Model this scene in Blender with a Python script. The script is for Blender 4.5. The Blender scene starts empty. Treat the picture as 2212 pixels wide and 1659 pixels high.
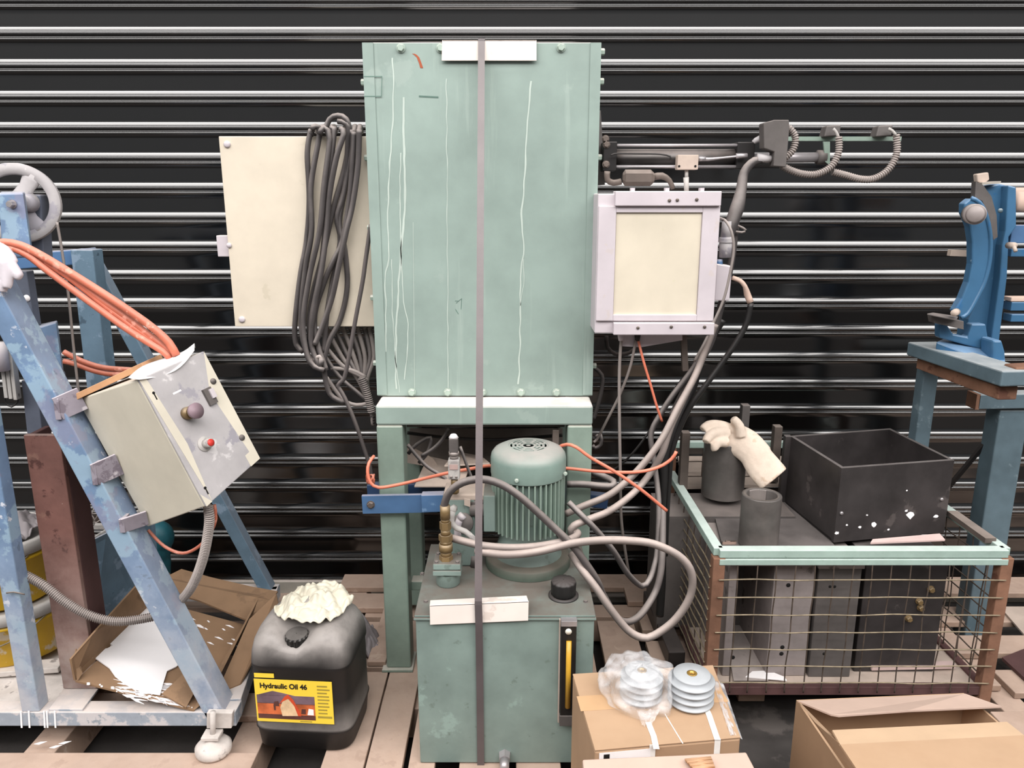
import bpy, math, random
from mathutils import Vector, Matrix, noise
random.seed(7)
V = Vector
R = math.radians
C = bpy.context.scene.collection
FPX, TH = 1661.0, R(13.75)
CT, ST = math.cos(TH), math.sin(TH)
# ---------------------------------------------------------------- camera, world, lights
cd = bpy.data.cameras.new('camera'); cam = bpy.data.objects.new('camera', cd); C.objects.link(cam)
cam.location = (0, 0, 1.5); cam.rotation_euler = (math.pi/2 - TH, 0, 0)
cd.sensor_fit = 'HORIZONTAL'; cd.sensor_width = 36; cd.lens = FPX*36/2212; cd.clip_start = .02
bpy.context.scene.camera = cam
vs = bpy.context.scene.view_settings
vs.view_transform = 'Standard'; vs.look = 'None'; vs.gamma = 1; vs.use_curve_mapping = False
vs.exposure = 0.0
w = bpy.data.worlds.new('world'); bpy.context.scene.world = w; w.use_nodes = True
wb = w.node_tree.nodes['Background']; wb.inputs[0].default_value = (.96, .98, 1, 1); wb.inputs[1].default_value = .20
def area(name, loc, aim, sx, sy, power, col):
    l = bpy.data.lights.new(name, 'AREA'); l.shape = 'RECTANGLE'; l.size = sx; l.size_y = sy
    l.energy = power; l.color = col
    o = bpy.data.objects.new(name, l); C.objects.link(o); o.location = loc
    o.rotation_euler = (V(aim)-V(loc)).to_track_quat('-Z', 'Y').to_euler(); return o
area('skylight_and_fill', (0, -1.0, 4.6), (0, 2.4, .8), 14.0, 2.2, 610, (1, .965, .94))
area('skylight_and_fill', (0, 1.2, 4.8), (0, 1.9, 0), 12.0, .6, 105, (1, .97, .95))
area('skylight_and_fill', (0, -3.4, 4.9), (0, 2.2, 1.0), 14.0, 1.5, 290, (1, .97, .95))  # added rear fill, not a skylight: lifts frontal light, widens slat highlights

# ---------------------------------------------------------------- helpers
def P(px, py, Y):
    """world point seen at photo pixel (px,py) that stands at distance Y from the camera"""
    v = -(py-829.5)/FPX; u = (px-1106)/FPX
    d = V((u, CT+v*ST, -ST+v*CT)); s = Y/d.y
    return V((d.x*s, Y, 1.5+d.z*s))
def Q(px, py, z):
    v = -(py-829.5)/FPX; u = (px-1106)/FPX
    d = V((u, CT+v*ST, -ST+v*CT)); s = (z-1.5)/d.z
    return V((d.x*s, d.y*s, z))
def wpos(o):
    l = V((0, 0, 0))
    while o is not None: l = l+o.location; o = o.parent
    return l
def thing(name, label, cat, loc=(0, 0, 0), group=None):
    o = bpy.data.objects.new(name, None); C.objects.link(o); o.location = loc; o.empty_display_size = .02
    o['label'] = label; o['category'] = cat
    if group: o['group'] = group
    return o
def tag(o, label, cat, group=None):
    o['label'] = label; o['category'] = cat
    if group: o['group'] = group
    return o
def struct(o): o['kind'] = 'structure'; return o
class MB:
    def __init__(s): s.v = []; s.f = []; s.sm = []
    def add(s, vs_, fs, smooth=False):
        b = len(s.v); s.v += [V(p) for p in vs_]
        for f in fs: s.f.append([b+i for i in f]); s.sm.append(smooth)
        return s
    def hexa(s, p):   # p: 4 bottom ccw, 4 top
        return s.add(p, [(3, 2, 1, 0), (4, 5, 6, 7), (0, 1, 5, 4), (1, 2, 6, 5), (2, 3, 7, 6), (3, 0, 4, 7)])
    def box(s, x0, x1, y0, y1, z0, z1):
        return s.hexa([(x0, y0, z0), (x1, y0, z0), (x1, y1, z0), (x0, y1, z0), (x0, y0, z1), (x1, y0, z1), (x1, y1, z1), (x0, y1, z1)])
    def obox(s, c, hx, hy, hz, M=None):
        M = M or Matrix.Identity(3); c = V(c)
        return s.hexa([c+M@V((a*hx, b*hy, d*hz)) for d in (-1, 1) for a, b in ((-1, -1), (1, -1), (1, 1), (-1, 1))])
    def bar(s, a, b, w, h, side=(0, 1, 0)):
        a = V(a); b = V(b); t = (b-a).normalized(); n = V(side); n = (n-t*n.dot(t)).normalized(); m = t.cross(n)
        q = [n*h/2*i+m*w/2*j for i, j in ((-1, -1), (1, -1), (1, 1), (-1, 1))]
        return s.hexa([a+x for x in q]+[b+x for x in q])
    def slab(s, pts, t, n=None):
        pts = [V(p) for p in pts]; k = len(pts)
        if n is None:
            n = V((0, 0, 0))
            for i in range(k): n += (pts[i]-pts[0]).cross(pts[(i+1) % k]-pts[0])
            n.normalize()
        else: n = V(n).normalized()
        bk = [p-n*t for p in pts]
        return s.add(pts+bk, [tuple(range(k)), tuple(range(2*k-1, k-1, -1))]+[(i, i+k, (i+1) % k+k, (i+1) % k) for i in range(k)])
    def tube(s, pts, r, seg=10, closed=False, smooth=True, raw=False, flat=1.0, up=None):
        if not raw: pts, r = spline(pts, r, closed)
        n = len(pts); rr = r if isinstance(r, (list, tuple)) else [r]*n
        vs_ = []; prev = None
        for i, p in enumerate(pts):
            if closed: t = pts[(i+1) % n]-pts[i-1]
            else: t = pts[min(i+1, n-1)]-pts[max(i-1, 0)]
            t = t.normalized()
            if prev is None:
                a = V(up) if up else (V((0, 0, 1)) if abs(t.z) < .9 else V((1, 0, 0)))
            else: a = prev
            nrm = (a-t*a.dot(t)); nrm = nrm.normalized() if nrm.length > 1e-9 else V((1, 0, 0)); prev = nrm; bi = t.cross(nrm)
            for k in range(seg):
                th = 2*math.pi*k/seg
                vs_.append(p+nrm*(math.cos(th)*rr[i]*flat)+bi*(math.sin(th)*rr[i]))
        fs = []
        m = n if closed else n-1
        for i in range(m):
            j = (i+1) % n
            for k in range(seg):
                l = (k+1) % seg; fs.append((i*seg+k, i*seg+l, j*seg+l, j*seg+k))
        if not closed: fs += [tuple(range(seg-1, -1, -1)), tuple(range((n-1)*seg, n*seg))]
        return s.add(vs_, fs, smooth)
    def cyl(s, a, b, r, r2=None, seg=20, smooth=True):
        a = V(a); b = V(b)
        return s.tube([a, b], [r, r if r2 is None else r2], seg, raw=True, smooth=smooth)
    def lathe(s, c, prof, ax=(0, 0, 1), seg=32, smooth=True, a0=0, a1=2*math.pi):
        c = V(c); ax = V(ax).normalized(); u = ax.orthogonal().normalized() if abs(ax.z) < .99 else V((1, 0, 0)); w_ = ax.cross(u)
        full = abs(a1-a0-2*math.pi) < 1e-6; m = seg if full else seg+1; vs_ = []
        for r, h in prof:
            for k in range(m):
                th = a0+(a1-a0)*k/seg; vs_.append(c+ax*h+(u*math.cos(th)+w_*math.sin(th))*r)
        fs = []
        for i in range(len(prof)-1):
            for k in range(seg):
                l = (k+1) % m; fs.append((i*m+k, i*m+l, (i+1)*m+l, (i+1)*m+k))
        return s.add(vs_, fs, smooth)
    def grid(s, fn, nu, nv, smooth=True):
        vs_ = [fn(i/nu, j/nv) for j in range(nv+1) for i in range(nu+1)]
        fs = [(j*(nu+1)+i, j*(nu+1)+i+1, (j+1)*(nu+1)+i+1, (j+1)*(nu+1)+i) for j in range(nv) for i in range(nu)]
        return s.add(vs_, fs, smooth)
    def ball(s, c, rx, ry, rz, seg=12, rings=8, M=None):
        M = M or Matrix.Identity(3); c = V(c); vs_ = []
        for i in range(rings+1):
            ph = math.pi*(i+.02*(i == 0)-.02*(i == rings))/rings
            for k in range(seg):
                th = 2*math.pi*k/seg
                vs_.append(c+M@V((rx*math.sin(ph)*math.cos(th), ry*math.sin(ph)*math.sin(th), rz*math.cos(ph))))
        fs = [(i*seg+k, (i+1)*seg+k, (i+1)*seg+(k+1) % seg, i*seg+(k+1) % seg) for i in range(rings) for k in range(seg)]
        fs += [tuple(range(seg)), tuple(range((rings+1)*seg-1, rings*seg-1, -1))]
        return s.add(vs_, fs, True)
    def build(s, name, mat, parent=None, bevel=0, solid=0, remesh=0, loc=None, sub=0):
        base = wpos(parent) if parent else V((0, 0, 0))
        off = V(loc) if loc is not None else None
        if off is None and parent is None and s.v:
            mn = V([min(p[i] for p in s.v) for i in range(3)]); mx = V([max(p[i] for p in s.v) for i in range(3)])
            off = V(((mn.x+mx.x)/2, (mn.y+mx.y)/2, mn.z))
        if off is None: off = base.copy()
        me = bpy.data.meshes.new(name); me.from_pydata([p-off for p in s.v], [], s.f)
        me.polygons.foreach_set('use_smooth', s.sm)
        o = bpy.data.objects.new(name, me); C.objects.link(o); me.materials.append(mat)
        o.parent = parent; o.location = off-base
        import bmesh
        bm = bmesh.new(); bm.from_mesh(me); bmesh.ops.recalc_face_normals(bm, faces=bm.faces); bm.to_mesh(me); bm.free()
        if solid: m = o.modifiers.new('s', 'SOLIDIFY'); m.thickness = solid; m.offset = 0
        if remesh:
            m = o.modifiers.new('r', 'REMESH'); m.mode = 'VOXEL'; m.voxel_size = remesh; m.use_smooth_shade = True
            m = o.modifiers.new('m', 'SMOOTH'); m.factor = .6; m.iterations = 6
        if bevel:
            m = o.modifiers.new('b', 'BEVEL'); m.width = bevel; m.segments = 2; m.limit_method = 'ANGLE'; m.angle_limit = R(40)
        if sub: m = o.modifiers.new('u', 'SUBSURF'); m.levels = sub; m.render_levels = sub
        return o
def spline(pts, r, closed=False, step=.012):
    pts = [V(p) for p in pts]; n = len(pts)
    rr = list(r) if isinstance(r, (list, tuple)) else [r]*n
    if n < 3 and not closed:
        return pts, rr
    out = []; ro = []
    m = n if closed else n-1
    for i in range(m):
        if closed: a, b, c, d = pts[i-1], pts[i], pts[(i+1) % n], pts[(i+2) % n]
        else: a, b, c, d = pts[max(i-1, 0)], pts[i], pts[i+1], pts[min(i+2, n-1)]
        k = max(2, min(14, int((c-b).length/step)))
        for j in range(k):
            t = j/k
            out.append(.5*((2*b)+(c-a)*t+(2*a-5*b+4*c-d)*t*t+(3*b-a-3*c+d)*t**3))
            ro.append(rr[i]*(1-t)+rr[(i+1) % n]*t)
    if not closed: out.append(pts[-1]); ro.append(rr[-1])
    return out, ro
def PL(lst, Y=None):
    """pixel polyline -> world points; items (px,py) with common Y or (px,py,Y)"""
    return [P(p[0], p[1], p[2] if len(p) > 2 else Y) for p in lst]
def copy_obj(o, parent, loc):
    c = o.copy(); C.objects.link(c); c.parent = parent; c.location = V(loc)-(wpos(parent) if parent else V((0, 0, 0))); return c

# ---------------------------------------------------------------- materials
def lin(h):
    h = h.lstrip('#'); o = []
    for i in (0, 2, 4):
        c = int(h[i:i+2], 16)/255; o.append(c/12.92 if c <= .04045 else ((c+.055)/1.055)**2.4)
    return (*o, 1)
_m = {}
def mat(name, col, rough=.55, metal=0, var=.14, vs_=9, chip=None, dust=None, bump=.0, bs=60, dr=(.15, .85), low=None, coat=0, ior=1.45, alpha=1, trans=0, stretch=None, streak=None):
    """worn surface: base colour with soft variation, chips (colour, threshold, scale), dust (colour, amount) settled on up-facing faces"""
    if name in _m: return _m[name]
    m = bpy.data.materials.new(name); m.use_nodes = True; t = m.node_tree; N = t.nodes; L = t.links
    b = N['Principled BSDF']
    def n(tp, **k):
        x = N.new(tp)
        for a, v_ in k.items(): setattr(x, a, v_)
        return x
    tc = n('ShaderNodeTexCoord'); mp = n('ShaderNodeMapping'); L.new(tc.outputs['Object'], mp.inputs[0])
    if stretch: mp.inputs['Scale'].default_value = stretch
    src = mp.outputs[0]
    c = lin(col)
    def noisef(scale, detail=5, rg=.6, s=None):
        x = n('ShaderNodeTexNoise'); x.inputs['Scale'].default_value = scale; x.inputs['Detail'].default_value = detail; x.inputs['Roughness'].default_value = rg
        L.new(s or src, x.inputs['Vector']); return x.outputs['Fac']
    def rng(f, a, b_, c0=0, d=1):
        x = n('ShaderNodeMapRange'); x.inputs[1].default_value = a; x.inputs[2].default_value = b_; x.inputs[3].default_value = c0; x.inputs[4].default_value = d
        L.new(f, x.inputs[0]); return x.outputs[0]
    def mix(f, a, b_):
        x = n('ShaderNodeMix'); x.data_type = 'RGBA'
        L.new(f, x.inputs[0])
        for s_, i in ((a, 6), (b_, 7)):
            if isinstance(s_, tuple): x.inputs[i].default_value = s_
            else: L.new(s_, x.inputs[i])
        return x.outputs[2]
    lo = tuple(max(0, x*(1-var*1.5)) for x in c[:3])+(1,); hi = tuple(min(1, x*(1+var)) for x in c[:3])+(1,)
    cur = mix(rng(noisef(vs_), .32, .68), lo, hi)
    if streak:
        mp2 = n('ShaderNodeMapping'); L.new(tc.outputs['Object'], mp2.inputs[0]); mp2.inputs['Scale'].default_value = (1, 1, .06)
        cur = mix(rng(noisef(streak[1], 4, .6, mp2.outputs[0]), streak[2], streak[2]+.12, 0, streak[3]), cur, lin(streak[0]))
    if chip:
        for ch in (chip if isinstance(chip, list) else [chip]):
            cur = mix(rng(noisef(ch[2], 6, .62), ch[1], ch[1]+.04, 0, ch[3] if len(ch) > 3 else 1), cur, lin(ch[0]))
    if low:
        sz = n('ShaderNodeSeparateXYZ'); L.new(tc.outputs['Object'], sz.inputs[0])
        a = rng(sz.outputs[2], low[1], low[2], 1, 0); bb = rng(noisef(10, 6, .65), .3, .62, .15, 1)
        mu = n('ShaderNodeMath', operation='MULTIPLY'); L.new(a, mu.inputs[0]); L.new(bb, mu.inputs[1])
        cur = mix(mu.outputs[0], cur, lin(low[0]))
    if dust:
        g = n('ShaderNodeNewGeometry'); sx = n('ShaderNodeSeparateXYZ'); L.new(g.outputs['Normal'], sx.inputs[0])
        a = rng(sx.outputs[2], dr[0], dr[1], 0, dust[1]); bb = rng(noisef(14), .3, .6, .55, 1)
        mu = n('ShaderNodeMath', operation='MULTIPLY'); L.new(a, mu.inputs[0]); L.new(bb, mu.inputs[1])
        cur = mix(mu.outputs[0], cur, lin(dust[0]))
    L.new(cur, b.inputs['Base Color'])
    b.inputs['Roughness'].default_value = rough; b.inputs['Metallic'].default_value = metal; b.inputs['IOR'].default_value = ior
    if coat: b.inputs['Coat Weight'].default_value = coat; b.inputs['Coat Roughness'].default_value = .12
    if alpha < 1: b.inputs['Alpha'].default_value = alpha
    if trans: b.inputs['Transmission Weight'].default_value = trans
    if bump:
        bp = n('ShaderNodeBump'); bp.inputs['Strength'].default_value = bump; bp.inputs['Distance'].default_value = .002
        L.new(noisef(bs, 4), bp.inputs['Height']); L.new(bp.outputs[0], b.inputs['Normal'])
    _m[name] = m; return m
DUST = '#d9cbc4'
M = dict(
 slat=mat('black_lacquer', '#090808', .15, var=.1, ior=2.05),
 floor=mat('concrete', '#474341', .85, var=.3, vs_=4, chip=('#6d6662', .6, 3, .6), bump=.5, bs=80),
 rail=mat('dusty_aluminium', '#aaa49a', .6, .2, var=.12, dust=(DUST, .8)),
 green=mat('sage_green_paint', '#8c9d96', .42, var=.1, vs_=5, chip=('#9fada6', .63, 7, .4), streak=('#a9b8b0', 34, .6, .35), dust=('#f3e6df', 1), bump=.06, bs=120),
 leg=mat('leg_green_paint', '#83958a', .42, var=.13, vs_=7, dust=('#ccc5ba', .85), bump=.06, bs=120),
 tank=mat('tank_green_paint', '#7d8e88', .45, var=.14, vs_=6, chip=[('#5e6b62', .63, 26, .5), ('#97aea6', .64, 9, .5)], dust=('#6d655e', .97), bump=.1, bs=90),
 drip=mat('pale_drip', '#b2bfb7', .6, var=.06),
 mark=mat('dark_scuff', '#5d7a70', .6, var=.2), redmark=mat('red_scuff', '#a4502f', .6),
 cream=mat('cream_enamel', '#cdc3b2', .45, var=.05, chip=('#b9b09c', .66, 14, .5), dust=('#e8ddd0', .8)),
 cream2=mat('cream_box_paint', '#d0c9b8', .5, var=.05, chip=('#e8e4d8', .76, 22, 1), dust=('#d6cbc2', .4)),
 plaster=mat('plaster_smeared_paint', '#aeaaab', .75, var=.1, vs_=8, chip=[('#8e8b95', .56, 12, .7), ('#cfcbcb', .62, 16, .8)], bump=.3, bs=60),
 lav=mat('chalky_white_paint', '#c1b9be', .6, var=.05, chip=('#bdb2ad', .63, 25, .5), dust=('#efe6e2', .8), bump=.1, bs=60),
 panel=mat('yellowed_panel', '#cdc4b2', .5, var=.04, chip=('#c2bda0', .68, 30, .6)),
 white=mat('white_plastic', '#efe4dc', .5, var=.04, chip=('#d2c3b8', .62, 12, .6)),
 paper=mat('white_paper', '#f2eeee', .8, var=.03),
 strap=mat('dark_strap', '#574f50', .4, var=.1, dust=('#8f8382', .8), bump=.1, bs=200, ior=1.6),
 bolt=mat('sage_bolt', '#a2b3a8', .45, var=.1, dust=('#dcd5cc', .8)), zinc=mat('zinc_bolt', '#b3aeb0', .4, .6, var=.15),
 cable=mat('dusty_grey_cable', '#433f3f', .55, var=.16, vs_=14, dust=('#aba19c', .9), dr=(-.05, .8)),
 cablel=mat('pale_cable', '#837b77', .6, var=.1, dust=('#cfc3bd', .6)),
 hose=mat('dark_rubber_hose', '#4a4545', .5, var=.12, dust=('#988e89', .9), dr=(-.1, .8)),
 hosel=mat('pinkish_grey_hose', '#79706c', .55, var=.12, dust=('#c9b9b1', .85), dr=(-.1, .8)),
 black=mat('black_paint', '#1d1b1b', .4, var=.2, dust=('#6a625f', .5)),
 dustyblack=mat('dusty_black_paint', '#2a2726', .35, var=.2, dust=('#8d8480', 1), dr=(0, .7)), mdark=mat('motor_base_green', '#4f5a50', .6, var=.2, dust=('#6d645b', .9)), cardl=mat('pale_flap_strip', '#cfb192', .85, var=.05),
 worn=mat('worn_bracket_steel', '#97909a', .6, .2, var=.2, chip=[('#6f6570', .55, 20, .7), ('#d5ced4', .6, 14, .8)], dust=('#d8cfd2', .8), bump=.2),
 cowl=mat('dusty_cowl_paint', '#7f948c', .42, var=.12, vs_=8, dust=('#a9a39e', .9), bump=.08, bs=100),
 blackr=mat('black_rubber', '#1b1a1a', .5, var=.2, dust=('#5c5553', .6)),
 orange=mat('orange_cord', '#d4775e', .45, var=.08, dust=('#e9a48c', .5)),
 orangeh=mat('orange_hose', '#c67058', .5, var=.12, vs_=16, chip=('#e9a793', .58, 30, .7), dust=('#dfa695', .6)),
 brown=mat('dusty_brown', '#5c524c', .7, var=.2, dust=('#988c84', .7)),
 steel=mat('mill_steel', '#6a6665', .35, .75, var=.25, vs_=10, dust=('#8b8380', .5)),
 chrome=mat('chrome', '#c9c4c4', .15, 1, var=.05),
 darksteel=mat('dark_steel', '#6a6562', .38, .35, var=.3, vs_=6),
 dgrey=mat('dusty_dark_grey', '#5b5654', .6, var=.2, dust=('#8c827d', .7)),
 brass=mat('dusty_brass', '#8a7350', .45, .35, var=.2, dust=('#a89a86', .6)),
 label_g=mat('gauge_amber', '#c99b33', .3, var=.1), lens=mat('gauge_lens', '#efe9dc', .3),
 blue=mat('blue_machine_paint', '#7089a8', .5, var=.15, vs_=10, chip=[('#9ab4c4', .50, 12, .6), ('#85849a', .57, 8, .6), ('#4b647c', .64, 20, .8), ('#cfd2da', .64, 22, .9)], low=('#b3b5bb', .1, .6), dust=('#d6cdd0', .5), bump=.15, bs=60),
 blue2=mat('rear_blue_paint', '#5f7789', .5, var=.15, vs_=9, chip=[('#8397ab', .55, 12, .7), ('#3c4d5c', .63, 18, .8)], dust=('#b9b6bd', .7), bump=.15, bs=60),
 bluegrey=mat('blue_grey_holed_bar', '#585e6c', .6, var=.2, dust=('#b3adb2', .5)),
 base=mat('crusted_base_paint', '#9aa3ae', .75, var=.12, vs_=12, chip=[('#c9c4c4', .5, 12, .8), ('#6d7f8c', .62, 26, .7)], dust=('#cfc4bd', .95), bump=.4, bs=50),
 splash=mat('white_splash', '#f6f3f4', .6, var=.02),
 rust=mat('red_oxide_rust', '#7b564e', .7, var=.18, vs_=10, chip=[('#4c2f2b', .6, 22, .8), ('#8d6a5e', .6, 9, .8), ('#e3d5ce', .70, 40, 1)], dust=('#a08d85', .8), low=('#aa9b94', .12, .55), bump=.3, bs=70),
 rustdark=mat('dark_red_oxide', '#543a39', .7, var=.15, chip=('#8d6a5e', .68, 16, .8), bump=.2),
 rust2=mat('orange_rust', '#7f5c49', .75, var=.2, vs_=12, chip=[('#5c3a2e', .58, 18, .8), ('#7b7470', .64, 10, .7)], bump=.3, bs=80),
 bluecast=mat('blue_cast_paint', '#3c6485', .35, var=.1, vs_=7, chip=[('#2c5f8c', .62, 16, .7), ('#8aa8c0', .7, 20, .8)], dust=('#88a5c4', .6), bump=.08),
 bluesteel=mat('stand_blue_grey', '#596b74', .5, var=.15, vs_=9, chip=('#7e8f96', .62, 14, .6), dust=('#b5b8b8', .8), bump=.1),
 beam_blue=mat('blue_bar_paint', '#4b6c93', .45, var=.1, chip=('#7c9cbd', .64, 14, .6), dust=('#c9c0c4', .6)),
 navy=mat('navy_bar_paint', '#2d466b', .5, var=.12, dust=('#7d8494', .5)),
 wood=mat('pallet_wood', '#a68d7c', .8, var=.22, vs_=6, stretch=(1, 1, 1), chip=[('#7d6354', .60, 12, .6), ('#c9b5a6', .62, 9, .6)], dust=('#bfa899', .7), bump=.4, bs=70),
 woodo=mat('fresh_orange_wood', '#b98d68', .75, var=.15, dust=('#d0ab8c', .5), bump=.3),
 card=mat('cardboard', '#ad8d70', .85, var=.06, vs_=5, dust=('#bd9f82', .6)),
 cardw=mat('wet_brown_cardboard', '#85694f', .85, var=.16, vs_=6, chip=('#5d4836', .6, 8, .6), dust=('#94785f', .4)),
 cardp=mat('pinkish_card_flap', '#cbb1a2', .85, var=.05),
 tape=mat('white_tape', '#f2eee9', .5), clear=mat('parcel_tape', '#cba57e', .25, var=.05),
 can=mat('black_plastic_can', '#1e1c1c', .5, var=.12, vs_=7, dust=('#96908c', 1.15), dr=(.02, .5), bump=.1),
 cap=mat('black_cap', '#151515', .3, dust=('#8f8a86', .55)),
 yellow=mat('label_yellow', '#f2cf45', .4, var=.02), ink=mat('label_ink', '#1c1a1a', .5), inkg=mat('label_fine_print', '#a08e3c', .5),
 rag=mat('cream_rag', '#d2ccba', .9, var=.08, vs_=14, bump=.4, bs=160), ragg=mat('grey_rag', '#8a8486', .9, var=.12, bump=.4),
 glove=mat('suede_glove', '#dccbbb', .9, var=.1, vs_=16, chip=('#c2a68d', .58, 16, .6), bump=.3, bs=150),
 glovew=mat('white_glove', '#d9d2d8', .9, var=.08, bump=.3),
 bucket=mat('yellow_bucket', '#cda41f', .4, var=.08, chip=('#d9d0c0', .6, 9, .8)),
 crust=mat('plaster_crust', '#c9c1bb', .9, var=.15, vs_=14, chip=('#77706e', .6, 14, .8), bump=.8, bs=40),
 greyl=mat('grey_lid', '#b5b1ad', .7, var=.12, chip=('#8d8886', .58, 14, .8), bump=.4),
 teal=mat('teal_bag', '#1e5560', .5, var=.2), mint=mat('mint_rail_paint', '#9bb1a8', .5, var=.1, vs_=12, chip=('#7a8f84', .64, 20, .7), dust=('#d0dcd6', .8), bump=.2),
 wire=mat('galvanised_wire', '#8d806b', .5, .3, var=.25, vs_=30), wired=mat('dark_wire', '#554a42', .6, .2, var=.25, vs_=30),
 slate=mat('scuffed_black_board', '#383434', .45, var=.25, vs_=8, chip=[('#625b59', .64, 10, .5), ('#d7d2cc', .765, 24, 1)], dust=('#8b8481', .55), bump=.1),
 gsteel=mat('grey_steel_section', '#948b89', .5, .1, var=.18, chip=('#4c4644', .62, 10, .7), dust=('#b9aea8', .7)),
 pulley=mat('pulley_cast', '#a0a5aa', .5, .1, var=.05, dust=('#cfd2d4', .5)), gold=mat('gold_bore', '#b3904a', .35, .6),
 pink=mat('pinkish_wood_strip', '#c9b1ac', .8, var=.08), red=mat('red_plastic', '#d23b34', .4), mauve=mat('mauve_knob', '#8d7880', .5),
 lcd=mat('sensor_display', '#b39a94', .4), hole=mat('dark_hole', '#0f0e0e', .9), board=mat('dusty_board', '#b7a79b', .85, var=.12, bump=.2),
 shelfd=mat('dark_dusty_sheet', '#6f6761', .8, var=.2, dust=('#a99b90', .7)),
 fp_sky=mat('print_dusk_sky', '#6f5a63', .45, var=.3, vs_=12), fp_or=mat('print_orange', '#cc6a3e', .45, var=.3, vs_=18), fp_dk=mat('print_dark', '#5e3a34', .45, var=.3), fp_wh=mat('print_cream', '#e3c29a', .45, var=.2, vs_=30), fp_red=mat('print_red', '#d4512f', .45),
)
def bag_material():
    m = bpy.data.materials.new('clear_plastic_bag'); m.use_nodes = True; t = m.node_tree; b = t.nodes['Principled BSDF']
    b.inputs['Base Color'].default_value = (.85, .85, .87, 1); b.inputs['Roughness'].default_value = .12; b.inputs['IOR'].default_value = 1.5
    ns = t.nodes.new('ShaderNodeTexNoise'); ns.inputs['Scale'].default_value = 28; ns.inputs['Detail'].default_value = 5
    tc = t.nodes.new('ShaderNodeTexCoord'); t.links.new(tc.outputs['Object'], ns.inputs['Vector'])
    mr = t.nodes.new('ShaderNodeMapRange'); mr.inputs[1].default_value = .35; mr.inputs[2].default_value = .7; mr.inputs[3].default_value = .14; mr.inputs[4].default_value = .52
    t.links.new(ns.outputs['Fac'], mr.inputs[0]); t.links.new(mr.outputs[0], b.inputs['Alpha'])
    bp = t.nodes.new('ShaderNodeBump'); bp.inputs['Strength'].default_value = .8; bp.inputs['Distance'].default_value = .004
    t.links.new(ns.outputs['Fac'], bp.inputs['Height']); t.links.new(bp.outputs[0], b.inputs['Normal'])
    return m
M['bag'] = bag_material()

# ================================================================ SETTING
WY = 2.68
floor = struct(MB().box(-8, 8, -9, WY+.3, -.1, 0).build('floor', M['floor']))
door = bpy.data.objects.new('door_1', None); C.objects.link(door); door.location = (0, WY, 0); struct(door)
def slat_profile():
    # (out towards camera, z down from the rolled lip of the slat above)
    pr = [(.0118, 0), (.0121, -.0008), (.0114, -.0022), (.0088, -.0032), (.0052, -.0036), (.0036, -.0048), (.0034, -.0100), (.0036, -.0132)]
    pr += [(.0064, -.0142), (.0082, -.0156), (.0088, -.0172), (.0084, -.0188), (.0072, -.0204)]
    pr += [(.0062, -.0228), (.0052, -.0268), (.0044, -.0310), (.0041, -.0340), (.0040, -.0400), (.0040, -.0600), (.0040, -.0740)]
    o, z = .0040, -.0755
    n_ = 12
    for i in range(n_+1):
        t = i/n_; e = R(2+36*t**.8); pr.append((o, z)); dz = (.09634-.0755)/(n_+.3); z -= dz; o += dz*math.tan(e)*.86
    return pr
PITCH = .035948*WY
sp = slat_profile()
first = None
for n in range(-5, 20):
    ztop = 1.5+WY*.19259-PITCH*n-.0075
    if first is None:
        mb = MB(); vs_ = []; fs = []
        for x in (-3.2, -3.19, 3.19, 3.2): vs_ += [(x, WY-o, z) for o, z in sp]
        k = len(sp)
        fs = [(j*k+i, j*k+i+1, j*k+k+i+1, j*k+k+i) for j in range(3) for i in range(k-1)]
        mb.add(vs_, fs, True)
        first = mb.build('slat', M['slat'], door, loc=(0, WY, 0)); first.location = (0, 0, ztop)
        first.modifiers.new('s', 'SOLIDIFY').thickness = .001
    else:
        c = first.copy(); C.objects.link(c); c.parent = door; c.location = (0, 0, ztop)
mb = MB().box(-3.2, 3.2, WY-.022, WY+.01, .004, .078).box(-3.2, 3.2, WY-.045, WY-.02, .0, .028)
mb.build('bottom_rail', M['rail'], door, bevel=.004)
struct(MB().box(-4, 4, WY+.02, WY+.2, 0, 4.2).build('wall_back', M['dgrey']))

# ================================================================ PALLETS
def pallet(label, x0, x1, y0, y1, boards, along='x', top=.14, gap=.03, bear=None, loc=None):
    t = thing('wooden_pallet', label, 'pallet', ((x0+x1)/2, (y0+y1)/2, 0))
    bt = .02
    for (a, b, c, d) in boards:
        dz = random.uniform(-.002, .001)
        MB().box(a, b, c, d, top-bt+dz, top+dz).build('board', M['wood'], t, bevel=.0025)
    for (a, b, c, d) in bear:
        MB().box(a, b, c, d, .022, top-bt-.003).build('bearer', M['wood'], t, bevel=.003)
    return t
# left pallet: front board along x, boards behind
pallet('weathered pallet under the blue leaning frame, splashed with white paint', -1.9, -.62, 1.4, 2.5,
       [(-1.9, -.64, 1.50, 1.66), (-1.9, -.66, 1.80, 1.90), (-1.9, -.66, 1.98, 2.08), (-1.9, -.66, 2.18, 2.28), (-1.9, -.66, 2.36, 2.46)],
       bear=[(-1.9, -1.8, 1.46, 2.46), (-1.25, -1.17, 1.46, 2.46), (-.73, -.65, 1.46, 2.46)])
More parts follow.
